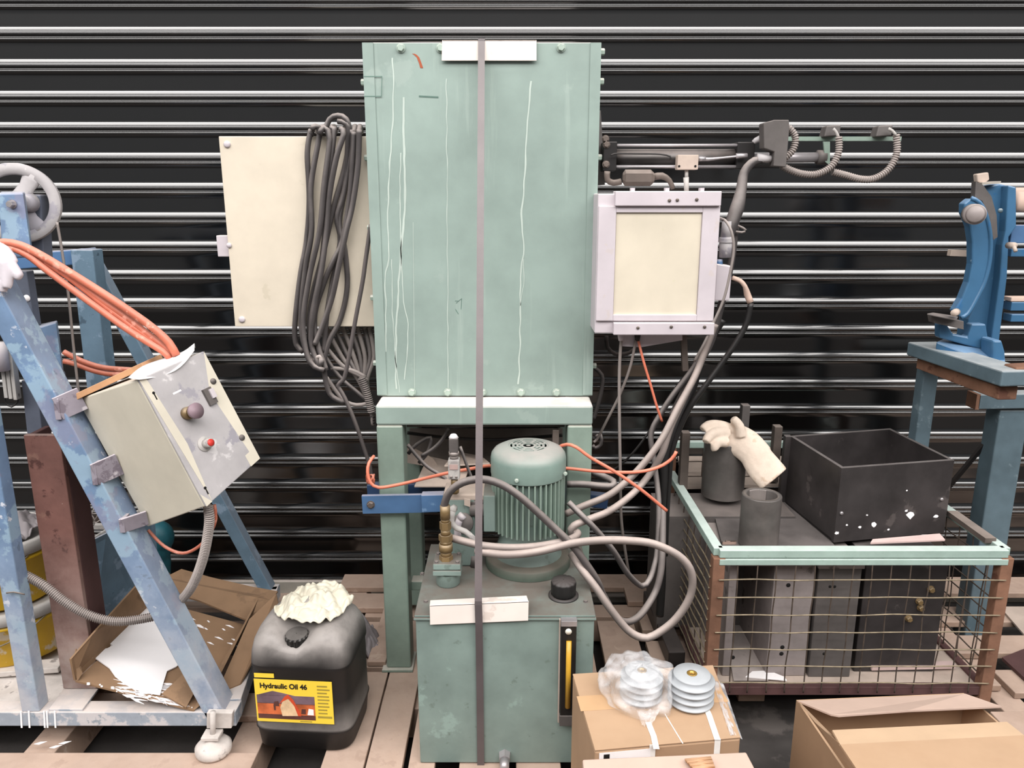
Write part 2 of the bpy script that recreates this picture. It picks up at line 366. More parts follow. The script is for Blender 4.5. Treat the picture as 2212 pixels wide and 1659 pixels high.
# middle pallet
bl = [(-.36, -.27, 1.40, 2.28), (-.255, -.19, 1.40, 2.28), (-.13, -.02, 1.40, 2.28), (.01, .12, 1.40, 2.28), (.15, .25, 1.40, 2.28), (.28, .40, 1.40, 2.28)]
tp = pallet('pale pallet under the green machine and the black oil can', -.56, .5, 1.4, 2.4,
       [(-.575, -.37, 1.38, 1.52)]+bl, bear=[(-.57, .48, 1.40, 1.48), (-.57, .48, 1.86, 1.94), (-.50, .48, 2.34, 2.42)])
for c in [(-.47, -.365, 1.53, 2.0)]: MB().box(*c, .118, .138).build('board', M['wood'], tp, bevel=.0025)
tq = pallet('pallet of cross boards against the roller door behind the green machine', -.62, .52, 2.0, 2.6,
       [(-.62, -.37, 2.02, 2.12), (-.62, -.37, 2.17, 2.27), (-.62, -.37, 2.36, 2.46), (.42, .60, 1.86, 1.98), (.42, .60, 2.04, 2.16), (.42, .62, 2.22, 2.34), (.40, .62, 2.40, 2.52), (-.62, .6, 2.50, 2.60)],
       bear=[(-.60, -.52, 2.02, 2.58), (.50, .58, 1.9, 2.58)])
MB().box(-.43, -.375, 2.02, 2.50, .141, .158).build('board', M['wood'], tq, bevel=.0025)
pallet('pallet of pale cross boards under the wire crate', .65, 2.3, 1.8, 2.6,
       [(.66, 1.40, 1.93, 2.03), (1.42, 2.3, 1.90, 2.01), (.66, 2.3, 2.09, 2.19), (.66, 2.3, 2.27, 2.37), (.66, 2.3, 2.46, 2.58), (1.30, 2.3, 1.70, 1.82)],
       bear=[(.68, .76, 2.02, 2.56), (1.36, 1.44, 1.72, 2.56), (2.1, 2.18, 1.72, 2.56)])

# ================================================================ GREEN MACHINE
mach = thing('hydraulic_machine', 'tall sage green hydraulic machine with dripped cabinet on a square tube frame', 'machine', (-.075, 2.2, .14))
FX0, FX1, FY, CY = -.370, .2195, 2.006, 2.10
MB().box(-.380, .2265, CY, 2.44, .951, 1.878).build('cabinet', M['green'], mach, bevel=.002)
for x0, x1 in ((-.380, -.352), (.199, .2265)):   # folded edge strips
    MB().box(x0, x1, CY-.003, CY-.0005, .955, 1.877).build('edge_strip', M['green'], mach)
bolt0 = None
def hexbolt(c, ax, r, h, m, parent, name='bolt'):
    mb = MB().lathe(c, [(r*1.25, 0), (r*1.25, h*.15), (0.0001, h*.15)], ax, 16, False)
    mb.lathe(c, [(r, h*.15), (r, h*.85), (r*.85, h), (.0001, h)], ax, 6, False)
    return mb.build(name, m, parent)
for px, py in ((866, 104), (952, 104), (1212, 103), (890, 847), (967, 847), (1042, 847), (1125, 847), (1202, 847)):
    hexbolt(P(px, py, CY-.001), (0, -1, 0), .0095, .010, M['bolt'], mach)
for px, py in ((779, 178), (785, 341), (793, 492), (799, 643), (806, 784), (1300, 112), (1302, 176), (1297, 340), (1288, 790)):
    a = P(px, py, CY+.03); s = -1 if px < 1000 else 1
    hexbolt((-.3805 if s < 0 else .227, CY+.03, a.z), (s, 0, 0), .0085, .012, M['bolt'], mach)
def ribbon(name, pix, Y, w, m, parent, t=.0006, jit=0):
    pts = PL(pix, Y); pp, _ = spline(pts, 0)
    vs_ = []
    for i, p in enumerate(pp):
        j = noise.noise(V((p.x*50, p.z*25, 3)))*jit; ww = w*(1+.5*noise.noise(V((p.z*30, p.x*90, 1))))
        vs_ += [p+V((j-ww/2, 0, 0)), p+V((j+ww/2, 0, 0))]
    mb = MB(); n = len(pp)
    fs = [(2*i, 2*i+1, 2*i+3, 2*i+2) for i in range(n-1)]
    mb.add(vs_, fs); o = mb.build(name, m, parent); mo = o.modifiers.new('s', 'SOLIDIFY'); mo.thickness = t; mo.offset = 0
    return o
DY = CY-.0004
for pix, w_ in (([(848, 125), (850, 190), (848, 260), (843, 340), (838, 440), (839, 560), (832, 600), (833, 700), (834, 760)], .0035),
               ([(872, 210), (872, 300), (875, 420), (868, 520), (865, 560), (860, 640), (856, 720), (855, 840)], .005),
               ([(866, 330), (864, 420), (866, 540), (872, 640), (880, 700), (879, 770), (873, 820)], .0028),
               ([(846, 560), (848, 660), (853, 760), (863, 848)], .0022),
               ([(965, 170), (965, 300), (966, 450), (967, 600), (968, 838)], .0022),
               ([(1147, 175), (1142, 230), (1137, 300), (1133, 400), (1127, 480), (1131, 540), (1124, 600), (1124, 700), (1120, 830)], .004),
               ([(1131, 560), (1130, 620), (1124, 660)], .002), ([(893, 480), (895, 840)], .0012)):
    ribbon('paint_drip', pix, DY, w_, M['drip'], mach, jit=.0035)
ribbon('red_scuff', [(893, 116), (903, 124), (911, 147)], DY, .006, M['redmark'], mach)
MB().bar(P(905, 208, DY), P(947, 210, DY), .004, .0006).build('scuff', M['mark'], mach)
MB().bar(P(786, 165, DY-.003), P(825, 165, DY-.003), .002, .0006).bar(P(786, 208, DY-.003), P(824, 208, DY-.003), .002, .0006).bar(P(825, 165, DY-.003), P(824, 208, DY-.003), .0015, .0006).build('scuff', M['mark'], mach)
MB().bar(P(985, 655, DY), P(997, 645, DY), .0012, .0006).bar(P(997, 645, DY), P(996, 668, DY), .0012, .0006).bar(P(984, 668, DY), P(990, 678, DY), .0015, .0006).bar(P(983, 650, DY), P(990, 650, DY), .001, .0006).build('scuff', M['mark'], mach)
# frame
BT = .949; BB = BT-.056
MB().box(FX0, FX1, FY, FY+.1, BB, BT).build('front_beam', M['green'], mach, bevel=.006)
MB().box(FX0, FX1, 2.36, 2.43, BB, BT).build('rear_beam', M['leg'], mach, bevel=.006)
for a, b in ((FX0, FX0+.07), (FX1-.07, FX1)): MB().box(a, b, FY+.1, 2.36, BB, BT).build('side_beam', M['leg'], mach, bevel=.006)
for a, b in ((FX0, FX0+.072), (FX1-.068, FX1)):
    MB().box(a, b, FY, FY+.072, .146, BB-.001).build('leg', M['leg'], mach, bevel=.005)
    MB().box(a, b, 2.36, 2.43, .146, BB-.001).build('leg', M['leg'], mach, bevel=.005)
    MB().box(a-.012, b+.006, FY-.012, FY+.085, .1395, .146).build('foot_plate', M['leg'], mach)
    MB().bar((a+.035, FY+.072, .335), (a+.035, 2.36, .335), .05, .05).build('low_rail', M['leg'], mach, bevel=.003)
MB().bar((FX0+.07, 2.10, .372), (FX1-.068, 2.10, .372), .03, .04).build('low_rail', M['leg'], mach, bevel=.003)
# shelf under cabinet with clutter: dusty fan blades / sheets
MB().box(-.30, .15, 2.10, 2.36, .86, .872).build('under_tray', M['shelfd'], mach)
MB().slab(PL([(880, 1000), (950, 1012), (935, 990), (880, 960)], 2.16), .003).build('guard_sheet', M['board'], mach)
MB().slab([P(960, 1005, 2.08), P(1058, 1000, 2.08), P(1040, 985, 2.22), P(985, 975, 2.22)], .004).build('guard_sheet', M['board'], mach)
MB().slab([P(895, 1050, 2.04), P(1000, 1050, 2.04), P(1015, 1005, 2.15), P(925, 985, 2.22)], .004).build('guard_sheet', M['board'], mach)
MB().box(P(1206, 0, 2.03).x, P(1222, 0, 2.03).x, 2.03, 2.05, P(0, 968, 2.03).z, P(0, 930, 2.03).z).build('terminal_block', M['brown'], mach, bevel=.001)
MB().slab(PL([(885, 925), (1215, 925), (1215, 1000), (885, 1000)], 2.33), .004).build('inner_panel', M['shelfd'], mach)
# blue bars clamped across the legs
mb = MB().bar(P(783, 1089, 1.985), P(945, 1086, 1.985), .053, .012, (0, 1, 0)); mb.build('blue_cross_bar', M['beam_blue'], mach, bevel=.001)
MB().bar(P(912, 1084, 1.965), P(992, 1082, 1.965), .05, .03).build('blue_cross_bar', M['beam_blue'], mach, bevel=.002)
MB().bar(P(795, 1058, 2.11), P(1062, 1054, 2.11), .04, .03).build('navy_cross_bar', M['navy'], mach, bevel=.002)
MB().bar(P(1062, 1054, 2.10), P(1312, 1082, 2.10), .04, .03).build('navy_cross_bar', M['navy'], mach, bevel=.002)
hexbolt(P(801, 1090, 1.979), (0, -1, 0), .009, .008, M['brown'], mach)
# left enclosure
EY = 2.16
a = P(477, 296, EY); b = P(512, 703, EY)
enc = MB().box(a.x, -.382, EY, EY+.2, b.z, a.z).build('enclosure', M['cream'], mach, bevel=.003)
MB().box(a.x-.001, -.386, EY-.014, EY-.001, b.z-.001, a.z+.001).build('enclosure_door', M['cream'], enc, bevel=.002)
for px, py in ((491, 312), (523, 690)):
    MB().lathe(P(px, py, EY-.014), [(.009, 0), (.009, .003), (.006, .006), (.0001, .006)], (0, -1, 0), 16).build('door_screw', M['lav'], enc)
p = P(485, 530, EY+.02); MB().box(p.x-.014, a.x+.002, EY+.0, EY+.03, p.z-.030, p.z+.028).build('wall_lug', M['lav'], enc, bevel=.002)
MB().lathe(P(495, 530, EY-.015), [(.007, 0), (.007, .003), (.0001, .003)], (0, -1, 0), 14).build('door_screw', M['lav'], enc)
# right control box
BY = 1.99
a = P(1291, 418, BY); b = P(1285, 720, BY); c = P(1555, 418, BY); d = P(1541, 720, BY)
x0 = (a.x+b.x)/2; x1 = (c.x+d.x)/2
cb = MB().box(x0, x1, BY, BY+.16, b.z, a.z).build('control_box', M['lav'], mach, bevel=.003)
ia = P(1331, 459, BY); ib = P(1325, 679, BY); ic = P(1516, 459, BY); idd = P(1503, 679, BY); fx0 = (ia.x+ib.x)/2; fx1 = (ic.x+idd.x)/2
MB().box(fx0, fx1, BY-.002, BY-.0004, ib.z, ia.z).build('inset_panel', M['panel'], cb)
for q in ((x0+.002, fx0-.001, ib.z-.016, ia.z+.016), (fx1+.001, x1-.001, ib.z-.016, ia.z+.016), (fx0-.001, fx1+.001, ia.z, ia.z+.016), (fx0-.001, fx1+.001, ib.z-.016, ib.z)):
    MB().box(q[0], q[1], BY-.008, BY-.0004, q[2], q[3]).build('door_frame', M['lav'], cb, bevel=.0015)
tb = P(1330, 413, BY-.02); te = P(1558, 445, BY-.02)
MB().box(tb.x, te.x, BY-.018, BY+.03, te.z, tb.z).build('top_bar', M['lav'], cb, bevel=.002)
bb = P(1326, 698, BY-.02); be = P(1543, 724, BY-.02)
MB().box(bb.x, be.x, BY-.018, BY+.03, be.z, bb.z).build('bottom_bar', M['lav'], cb, bevel=.002)
for px, py in ((1446, 433), (1463, 432), (1505, 431), (1378, 708), (1450, 706), (1522, 706)):
    MB().lathe(P(px, py, BY-.0185), [(.0042, 0), (.0042, .002), (.0001, .002)], (0, -1, 0), 10).build('bar_screw', M['brown'], cb)
for px in (1366, 1440, 1515):
    p = P(px, 411, BY); MB().box(p.x-.005, p.x+.005, BY-.01, BY+.01, tb.z, tb.z+.008).build('bar_clip', M['lav'], cb)
MB().slab(PL([(1344, 724), (1345, 748), (1385, 750), (1474, 735), (1474, 724)], BY+.05), .004).build('gland_plate', M['lav'], cb)
for px in (1341, 1377): MB().cyl(P(px, 722, BY+.04), P(px, 736, BY+.04), .009, .006, 12).build('cable_gland', M['blackr'] if px > 1350 else M['lav'], cb)
# small boxes on the right of the control box
MB().slab(PL([(1548, 570), (1582, 575), (1576, 650), (1543, 650)], BY+.03), .05, (0, -1, 0)).build('junction_box', M['lav'], mach, bevel=.003)
MB().cyl(P(1570, 478, BY+.05), P(1568, 512, BY+.05), .012, .014, 16).cyl(P(1568, 512, BY+.05), P(1566, 556, BY+.05), .017, .016, 16).lathe(P(1568, 520, BY+.05), [(.02, -.004), (.02, .006)], (0, 0, 1), 16).build('pneumatic_valve', M['plaster'], mach)
MB().cyl(P(1553, 560, BY+.05), P(1553, 573, BY+.05), .01, .01, 12).build('valve_button', M['beam_blue'], mach)
MB().box(P(1535, 0, 2.0).x, P(1562, 0, 2.0).x, 2.05, 2.09, P(0, 570, 2.05).z, P(0, 470, 2.05).z).build('valve_body', M['dgrey'], mach, bevel=.003)
MB().bar(P(1476, 724, 2.08), P(1480, 800, 2.08), .016, .016).build('hanger_bar', M['brown'], mach)
MB().bar(P(1289, 240, 2.2), P(1298, 400, 2.2), .02, .02).build('mount_strip', M['dgrey'], mach)

# ---- hydraulic arm on the right
arm = thing('hydraulic_cylinder_arm', 'dusty black hydraulic cylinder arm sticking out right of the green cabinet', 'cylinder', tuple(P(1300, 345, 2.15)))
AY = 2.15
MB().cyl(P(1305, 343, AY), P(1600, 343, AY), .025, .025, 24).build('cylinder_barrel', M['dustyblack'], arm)
MB().cyl(P(1600, 342, AY), P(1765, 340, AY), .013, .013, 20).build('piston_rod', M['zinc'], arm)
MB().cyl(P(1765, 340, AY), P(1782, 340, AY), .019, .019, 20).build('rod_end', M['dgrey'], arm)
for px0, px1, y0, y1 in ((1304, 1331, 306, 369), (1593, 1627, 307, 365)):
    a = P(px0, y0, AY-.03); b = P(px1, y1, AY-.03); MB().box(a.x, b.x, AY-.034, AY+.034, b.z, a.z).build('end_block', M['black'], arm, bevel=.002)
for py in (314, 360): MB().cyl(P(1325, py, AY-.028), P(1600, py, AY-.028), .0042, .0042, 10).build('tie_rod', M['zinc'], arm)
for px, py in ((1308, 300), (1310, 312), (1309, 355)): hexbolt(P(px, py, AY-.034), (0, -1, 0), .008, .008, M['brown'], arm)
a = P(1462, 335, AY-.06); b = P(1505, 367, AY-.06); MB().box(a.x, b.x, AY-.075, AY-.045, b.z, a.z).build('manifold_block', M['board'], arm, bevel=.002)
for px in (1467, 1502): MB().lathe(P(px, 359, AY-.0755), [(.003, 0), (.003, .001), (.0001, .001)], (0, -1, 0), 8).build('block_hole', M['hole'], arm)
MB().tube(PL([(1320, 337), (1328, 332), (1370, 332), (1425, 333), (1448, 338), (1447, 345)], AY-.05), .0022, 8).build('oil_line', M['black'], arm)
MB().tube(PL([(1505, 343), (1530, 344), (1560, 341), (1600, 337)], AY-.05), [.005, .005, .003, .003], 8).cyl(P(1590, 337, AY-.05), P(1614, 336, AY-.05), .007, .006, 6).cyl(P(1508, 343, AY-.05), P(1524, 343, AY-.05), .007, .006, 6).build('oil_line', M['zinc'], arm)
MB().cyl(P(1483, 368, AY-.06), P(1483, 383, AY-.06), .005, .005, 8).cyl(P(1482, 383, AY-.06), P(1483, 414, AY-.06), .0075, .006, 12).build('down_pipe', M['greyl'], arm)
MB().tube(PL([(1345, 384), (1350, 384), (1405, 384), (1413, 384)], AY-.05), [.012, .021, .021, .012], 6, smooth=False, raw=True).build('check_valve', M['brown'], arm)
MB().tube(PL([(1312, 370), (1312, 388), (1325, 395), (1342, 392)], AY-.05), .008, 8).build('elbow_pipe', M['brown'], arm)
MB().tube(PL([(1413, 382), (1430, 380), (1446, 390), (1454, 408)], AY-.05), [.009, .009, .007, .006], 8).build('elbow_pipe', M['brown'], arm)
# rail with sensors
MB().bar(P(1690, 300, AY), P(1945, 300, AY), .011, .012).build('sensor_rail', M['leg'], arm)
MB().slab(PL([(1777, 306), (1791, 306), (1791, 357), (1781, 350)], AY-.01), .006).build('rail_bracket', M['leg'], arm)
MB().slab([P(1639, 272, AY-.05), P(1640, 268, AY-.05), P(1662, 262, AY-.05), P(1693, 262, AY-.05), P(1694, 278, AY-.05), P(1687, 362, AY-.05), P(1660, 360, AY-.05), P(1662, 330, AY-.05), P(1640, 322, AY-.05)], .04).build('sensor_shield', M['dgrey'], arm, bevel=.002)
for px in (1792, 1903):
    p = P(px, 284, AY-.01); o = MB().hexa([p+V(q) for q in ((-.021, -.02, -.015), (.02, -.02, -.012), (.02, .02, -.012), (-.021, .02, -.015), (-.016, -.018, .013), (.022, -.018, .015), (.022, .018, .015), (-.016, .018, .013))]).build('proximity_sensor', M['dgrey'], arm, bevel=.003)
MB().tube(PL([(1627, 308), (1640, 300), (1650, 308)], AY-.03), [.006, .009, .006], 8).cyl(P(1636, 342, AY-.07), P(1665, 343, AY-.07), .012, .009, 12).build('pipe_fitting', M['plaster'], arm)
def conduit(name, label, pix, Y, r, m, parent=None, ribs=True, pitch=.006, cat='conduit'):
    pts, _ = spline(PL(pix, Y), r, step=.004)
    # resample
    out = [pts[0]]; acc = 0; step = pitch/4
    for i in range(1, len(pts)):
        a, b = pts[i-1], pts[i]; L_ = (b-a).length; pos = 0
        while acc+L_-pos >= step:
            pos += step-acc; out.append(a.lerp(b, pos/L_)); acc = 0
        acc += L_-pos
    rr = [r*(1+(.13 if (i//2) % 2 else -.13)) for i in range(len(out))]
    o = MB().tube(out, rr, 12, raw=True, smooth=False).build(name, m, parent)
    if parent is None: tag(o, label, cat)
    return o
conduit('corrugated_conduit', '', [(1688, 275), (1705, 278), (1718, 298), (1712, 325), (1690, 345)], AY-.06, .0085, M['cablel'], arm)
conduit('corrugated_conduit', '', [(1812, 295), (1811, 330), (1795, 360), (1765, 376), (1735, 376), (1708, 368), (1688, 358)], AY-.05, .0085, M['cablel'], arm)
conduit('corrugated_conduit', '', [(1936, 290), (1937, 330), (1920, 365), (1890, 385), (1860, 387), (1825, 378), (1798, 371)], AY-.04, .0085, M['cablel'], arm)
for q in ([(1800, 278), (1806, 285), (1811, 296)], [(1919, 278), (1928, 283), (1935, 292)]):
    MB().tube(PL(q, AY-.045), .004, 8).build('sensor_lead', M['greyl'], arm)

# ---- cables hung on left enclosure
coil = thing('coiled_cable', 'long grey cable coil hanging over the cream enclosure left of the cabinet', 'cable', tuple(P(700, 720, 2.1)))
loops = [
 [(672, 280), (664, 330), (668, 430), (662, 520), (648, 600), (637, 700), (640, 745), (655, 760)],
 [(672, 280), (682, 273), (690, 290), (672, 400), (673, 500), (660, 580), (650, 690), (662, 760), (690, 790)],
 [(690, 290), (700, 276), (712, 300), (700, 400), (690, 500), (668, 600), (655, 700), (668, 780), (700, 800)],
 [(700, 285), (712, 258), (730, 250), (748, 258), (755, 290), (745, 360), (720, 450), (700, 540), (675, 640), (668, 720), (690, 770)],
 [(715, 280), (722, 275), (716, 340), (705, 430), (700, 520), (690, 600), (672, 700), (680, 780)],
 [(735, 278), (742, 290), (727, 340), (712, 420), (705, 500), (695, 580), (680, 660), (672, 740), (690, 790), (695, 775)],
 [(730, 262), (750, 268), (752, 300), (745, 400), (733, 480), (745, 540), (750, 620), (735, 690), (710, 740), (700, 790), (712, 850), (745, 870)],
 [(765, 285), (762, 340), (755, 430), (740, 520), (722, 560), (700, 610), (680, 680), (685, 740), (705, 800)],
 [(776, 280), (773, 360), (762, 440), (748, 500), (735, 560), (718, 640), (698, 700), (680, 745)],
 [(760, 280), (758, 330), (742, 420), (728, 470), (735, 520), (720, 600), (706, 680), (700, 760)],
]
for i, lp in enumerate(loops):
    yo = EY-.026-.013*(i % 3)
    MB().tube([P(q[0], q[1], yo-(.004*math.sin(k*1.7+i))) for k, q in enumerate(lp)], .0075, 10).build('cable_loop', M['cable'], coil)
for i, (xa, xb) in enumerate(((672, 684), (690, 705), (716, 722), (742, 752), (762, 768), (774, 778))):   # over the top of the box
    MB().tube([P(xa, 292, EY-.03), P(xa+3, 277, EY-.01), P(xb, 274, EY+.03), P(xb+2, 285, EY+.09)], .0075, 10).build('cable_loop', M['cable'], coil)
MB().tube(PL([(668, 775), (680, 792), (695, 782), (690, 770), (678, 776)], EY-.05), .006, 8).build('tie_knot', M['cablel'], coil)
tag(MB().tube(PL([(801, 485), (790, 560), (783, 610), (768, 690), (752, 780), (742, 820), (730, 832), (745, 860), (770, 920), (800, 1010), (803, 1030)], EY-.045), .006, 10).build('power_cable', M['hose']), 'dark single cable falling down the left side of the green cabinet', 'cable')
harn = thing('wiring_harness', 'dusty bundle of wrapped cables leaving the bottom of the cream enclosure', 'cable', tuple(P(800, 880, 2.2)))
for i, (x, y0) in enumerate(((705, 715), (722, 715), (740, 715), (757, 715), (772, 715), (787, 715), (798, 715))):
    MB().tube([P(x, y0-8, 2.2), P(x+12+(790-x)*.25, 770, 2.19), P(775+i*3, 822, 2.18), P(795+i, 870, 2.17), P(806, 900+i*3, 2.17)], .0065, 8).build('cable_strand', M['cable'] if i % 2 else M['cablel'], harn)
for q in ([(700, 745), (740, 790), (775, 810), (795, 822)], [(690, 750), (730, 810), (775, 850), (800, 870)], [(705, 815), (740, 862), (770, 875), (800, 870)], [(715, 795), (760, 800), (790, 815)]):
    MB().tube(PL(q, 2.16), .006, 8).build('cable_strand', M['cablel'] if q[0][0] != 690 else M['cable'], harn)
conduit('spiral_wrap', '', [(780, 815), (793, 850), (803, 890)], 2.15, .0105, M['cable'], harn)
# grey cables on the right side behind the cabinet
rc = thing('grey_cable_loops', 'loose grey cable loops behind the right leg of the green machine', 'cable', tuple(P(1290, 850, 2.3)))
for q in ([(1284, 795), (1300, 810), (1300, 840), (1287, 890), (1282, 905)], [(1286, 945), (1297, 940), (1298, 960), (1286, 968), (1280, 962)], [(1310, 726), (1312, 750), (1330, 765), (1360, 762), (1380, 745)]):
    MB().tube(PL(q, 2.2), .006, 8).build('cable_loop', M['cable'], rc)

# ================================================================ POWER UNIT (tank, motor, pump)
TX0, TX1, TY0, TY1, TZ = -.226, .193, 1.62, 1.995, .548
unit = thing('hydraulic_power_unit', 'green oil tank with vertical finned electric motor standing in front of the machine', 'power unit', ((TX0+TX1)/2, 1.8, .14))
MB().box(TX0, TX1, TY0, TY1, .142, TZ-.014).build('tank', M['tank'], unit, bevel=.002)
MB().box(TX0-.004, TX1+.004, TY0-.006, TY1, TZ-.012, TZ-.006).build('tank_flange', M['tank'], unit, bevel=.001)
MB().box(TX0-.002, TX1+.002, TY0-.003, TY1, TZ-.005, TZ).build('lid', M['tank'], unit, bevel=.001)
# gauge
a = P(1213, 1343, TY0-.02); b = P(1241, 1566, TY0-.02)
g = MB().box(a.x, b.x, TY0-.02, TY0-.001, b.z, a.z).build('sight_gauge', M['black'], unit, bevel=.002)
q0 = P(1221, 1385, TY0-.022); q1 = P(1234, 1528, TY0-.022)
MB().tube([V(((q0.x+q1.x)/2, TY0-.022, q0.z)), V(((q0.x+q1.x)/2, TY0-.022, q1.z))], .0062, 12, raw=True).build('gauge_tube', M['label_g'], g)
MB().lathe(P(1228, 1364, TY0-.021), [(.0075, 0), (.0075, .002), (.0001, .002)], (0, -1, 0), 16).build('gauge_dial', M['lens'], g)
MB().box(a.x-.001, b.x+.001, TY0-.022, TY0-.001, a.z-.012, a.z+.002).build('gauge_end', M['zinc'], g, bevel=.001)
MB().box(a.x-.001, b.x+.001, TY0-.022, TY0-.001, b.z-.002, b.z+.026).build('gauge_end', M['dgrey'], g, bevel=.001)
MB().box(a.x-.0045, a.x-.0015, TY0-.012, TY0-.001, b.z, a.z).build('gauge_guard', M['board'], g)
MB().cyl(P(1090, 1630, TY0), P(1090, 1630, TY0)+V((0, -.02, 0)), .016, .014, 6, False).cyl(P(1090, 1630, TY0)+V((0, -.02, 0)), P(1090, 1630, TY0)+V((0, -.045, -.004)), .012, .011, 16).build('drain_plug', M['zinc'], unit)
# filler cap
fc = Q(1217, 1287, TZ); ht = .046
mb = MB(); pr = []
seg = 48
for r, h, fl in ((.037, 0, 0), (.037, .004, 0), (.030, .005, 0)):
    pr.append((r, h))
mb.lathe(fc, pr, seg=32)
vs_ = []
for h, r in ((.005, .028), (.010, .030), (.036, .031), (.042, .029), (.044, .001)):
    for k in range(seg):
        th = 2*math.pi*k/seg; rr = r*(1-(.07*max(0, math.sin(th*12)) if r > .01 and h > .006 else 0)); vs_.append(fc+V((math.cos(th)*rr, math.sin(th)*rr, h)))
mb.add(vs_, [(i*seg+k, i*seg+(k+1) % seg, (i+1)*seg+(k+1) % seg, (i+1)*seg+k) for i in range(4) for k in range(seg)], True)
mb.build('filler_cap', M['blackr'], unit)
# motor
MX, MY_ = P(1141, 1050, 1.885).x, 1.885
mot = MB().lathe((MX, MY_, 0), [(.09, TZ+.03), (.085, TZ+.045), (.08, TZ+.06), (.074, TZ+.08), (.076, .64), (.082, .655), (.082, .80)], seg=48).build('motor', M['tank'], unit)
MB().lathe((MX, MY_, 0), [(.113, TZ+.001), (.113, TZ+.022), (.108, TZ+.026), (.095, TZ+.030), (.05, TZ+.032)], seg=48).build('motor_base', M['mdark'], mot)
fin = MB().box(-.0018, .0018, -.096, -.078, .655, .80).build('fin', M['leg'], mot, loc=(0, 0, 0))
fin.location = V((MX, MY_, 0))-wpos(mot)
for k in range(1, 40):
    f = fin.copy(); C.objects.link(f); f.parent = mot; f.location = fin.location; f.rotation_euler = (0, 0, 2*math.pi*k/40)
MB().lathe((MX, MY_, 0), [(.0965, .802), (.0975, .806), (.0975, .845), (.0955, .856), (.088, .866), (.074, .873), (.052, .877)], seg=64).build('fan_cowl', M['cowl'], mot)
MB().lathe((MX, MY_, 0), [(.052, .862), (.0001, .862)], seg=32).build('fan_recess', M['hole'], mot)
gr = MB()
for r0, r1 in ((.047, .052), (.036, .042), (.026, .031), (.014, .021)):
    gr.lathe((MX, MY_, 0), [(r0, .8765), (r1, .877), (r1, .874), (r0, .874), (r0, .8765)], seg=48)
for k in range(8):
    th = math.pi*(k+.5)/4; Mr = Matrix.Rotation(th, 3, 'Z'); gr.obox(V((MX, MY_, .8755))+Mr@V((.034, 0, 0)), .018, .0042, .0012, Mr)
gr.lathe((MX, MY_, 0), [(.006, .8765), (.0001, .8765)], seg=12)
gr.build('fan_grille', M['cowl'], mot)
for px, py, yy in ((1116, 1038, 1.79), (1221, 1023, 1.84)):
    hexbolt(P(px, py, yy), (0, -1, 0), .0045, .006, M['bolt'], mot)
MB().box(MX-.115, MX-.085, 1.83, 1.93, .66, .76).build('terminal_box', M['tank'], mot, bevel=.003)
# filter housing + brass stack + pump body
fh = Q(968, 1262, TZ); fh = V((fh.x, 1.77, TZ))
MB().lathe(fh, [(.027, 0), (.030, .004), (.030, .034), (.033, .036)], seg=28).obox(fh+V((0, 0, .043)), .035, .032, .007).obox(fh+V((0, 0, .060)), .034, .031, .008).obox(fh+V((0, 0, .051)), .030, .028, .003).build('filter_housing', M['tank'], unit, bevel=.002)
for sx in (-1, 1):
    for sy in (-1, 1): hexbolt(fh+V((sx*.026, sy*.023, .068)), (0, 0, 1), .005, .005, M['dgrey'], unit)
bs_ = P(964, 1222, 1.765)
def stk(p0, sects, m, name, parent):
    mb = MB(); z = p0.z
    for r, h, sg in sects: mb.cyl((p0.x, p0.y, z), (p0.x, p0.y, z+h), r, r, sg, sg > 8); z += h
    mb.build(name, m, parent); return z
stk(V((bs_.x, bs_.y, fh.z+.068)), [(.017, .012, 6), (.014, .012, 16), (.017, .020, 16), (.015, .008, 16), (.0175, .016, 6), (.012, .014, 16), (.0145, .02, 6), (.011, .008, 16), (.0125, .035, 16)], M['brass'], 'hose_coupling', unit)
pb = P(990, 1130, 1.86)
MB().box(P(938, 0, 1.9).x-.005, P(1014, 0, 1.9).x, 1.86, 1.94, TZ+.001, P(0, 1078, 1.86).z).build('pump_block', M['tank'], unit, bevel=.004)
MB().cyl(P(1000, 1130, 1.86), P(1000, 1130, 1.84), .028, .026, 24).build('pump_flange', M['dgrey'], unit)
MB().box(P(935, 0, 1.88).x, P(1058, 0, 1.88).x, 1.86, 1.95, P(0, 1082, 1.86).z, P(0, 1068, 1.86).z).build('manifold', M['board'], unit, bevel=.004)
MB().cyl(P(1015, 1102, 1.86), P(1062, 1100, 1.86), .016, .016, 16).cyl(P(1012, 1086, 1.87), P(1058, 1086, 1.87), .012, .012, 16).build('solenoid', M['dgrey'], unit)
MB().slab(PL([(1003, 1076), (1016, 1078), (1016, 1094), (1003, 1090)], 1.855), .004).build('bracket', M['board'], unit)
# pressure sensor
sx_ = P(982, 1060, 1.85)
zz = [P(0, y, 1.85).z for y in (1065, 1050, 1032, 990, 983, 975, 968, 945, 938)]
MB().cyl((sx_.x, 1.85, zz[0]), (sx_.x, 1.85, zz[1]), .011, .013, 6).cyl((sx_.x, 1.85, zz[1]), (sx_.x, 1.85, zz[2]), .009, .009, 12).build('sensor_thread', M['brass'], unit)
sb = MB().box(sx_.x-.0145, sx_.x+.0145, 1.835, 1.865, zz[2], zz[3]).build('pressure_sensor', M['greyl'], unit, bevel=.003)
MB().box(sx_.x-.0105, sx_.x+.0105, 1.8335, 1.8355, zz[2]+.028, zz[2]+.041).build('display', M['lcd'], sb)
for dx in (-.007, 0.006): MB().lathe((sx_.x+dx, 1.8345, zz[2]+.008), [(.0035, 0), (.0035, .001), (.0001, .001)], (0, -1, 0), 10).build('sensor_key', M['cablel'], sb)
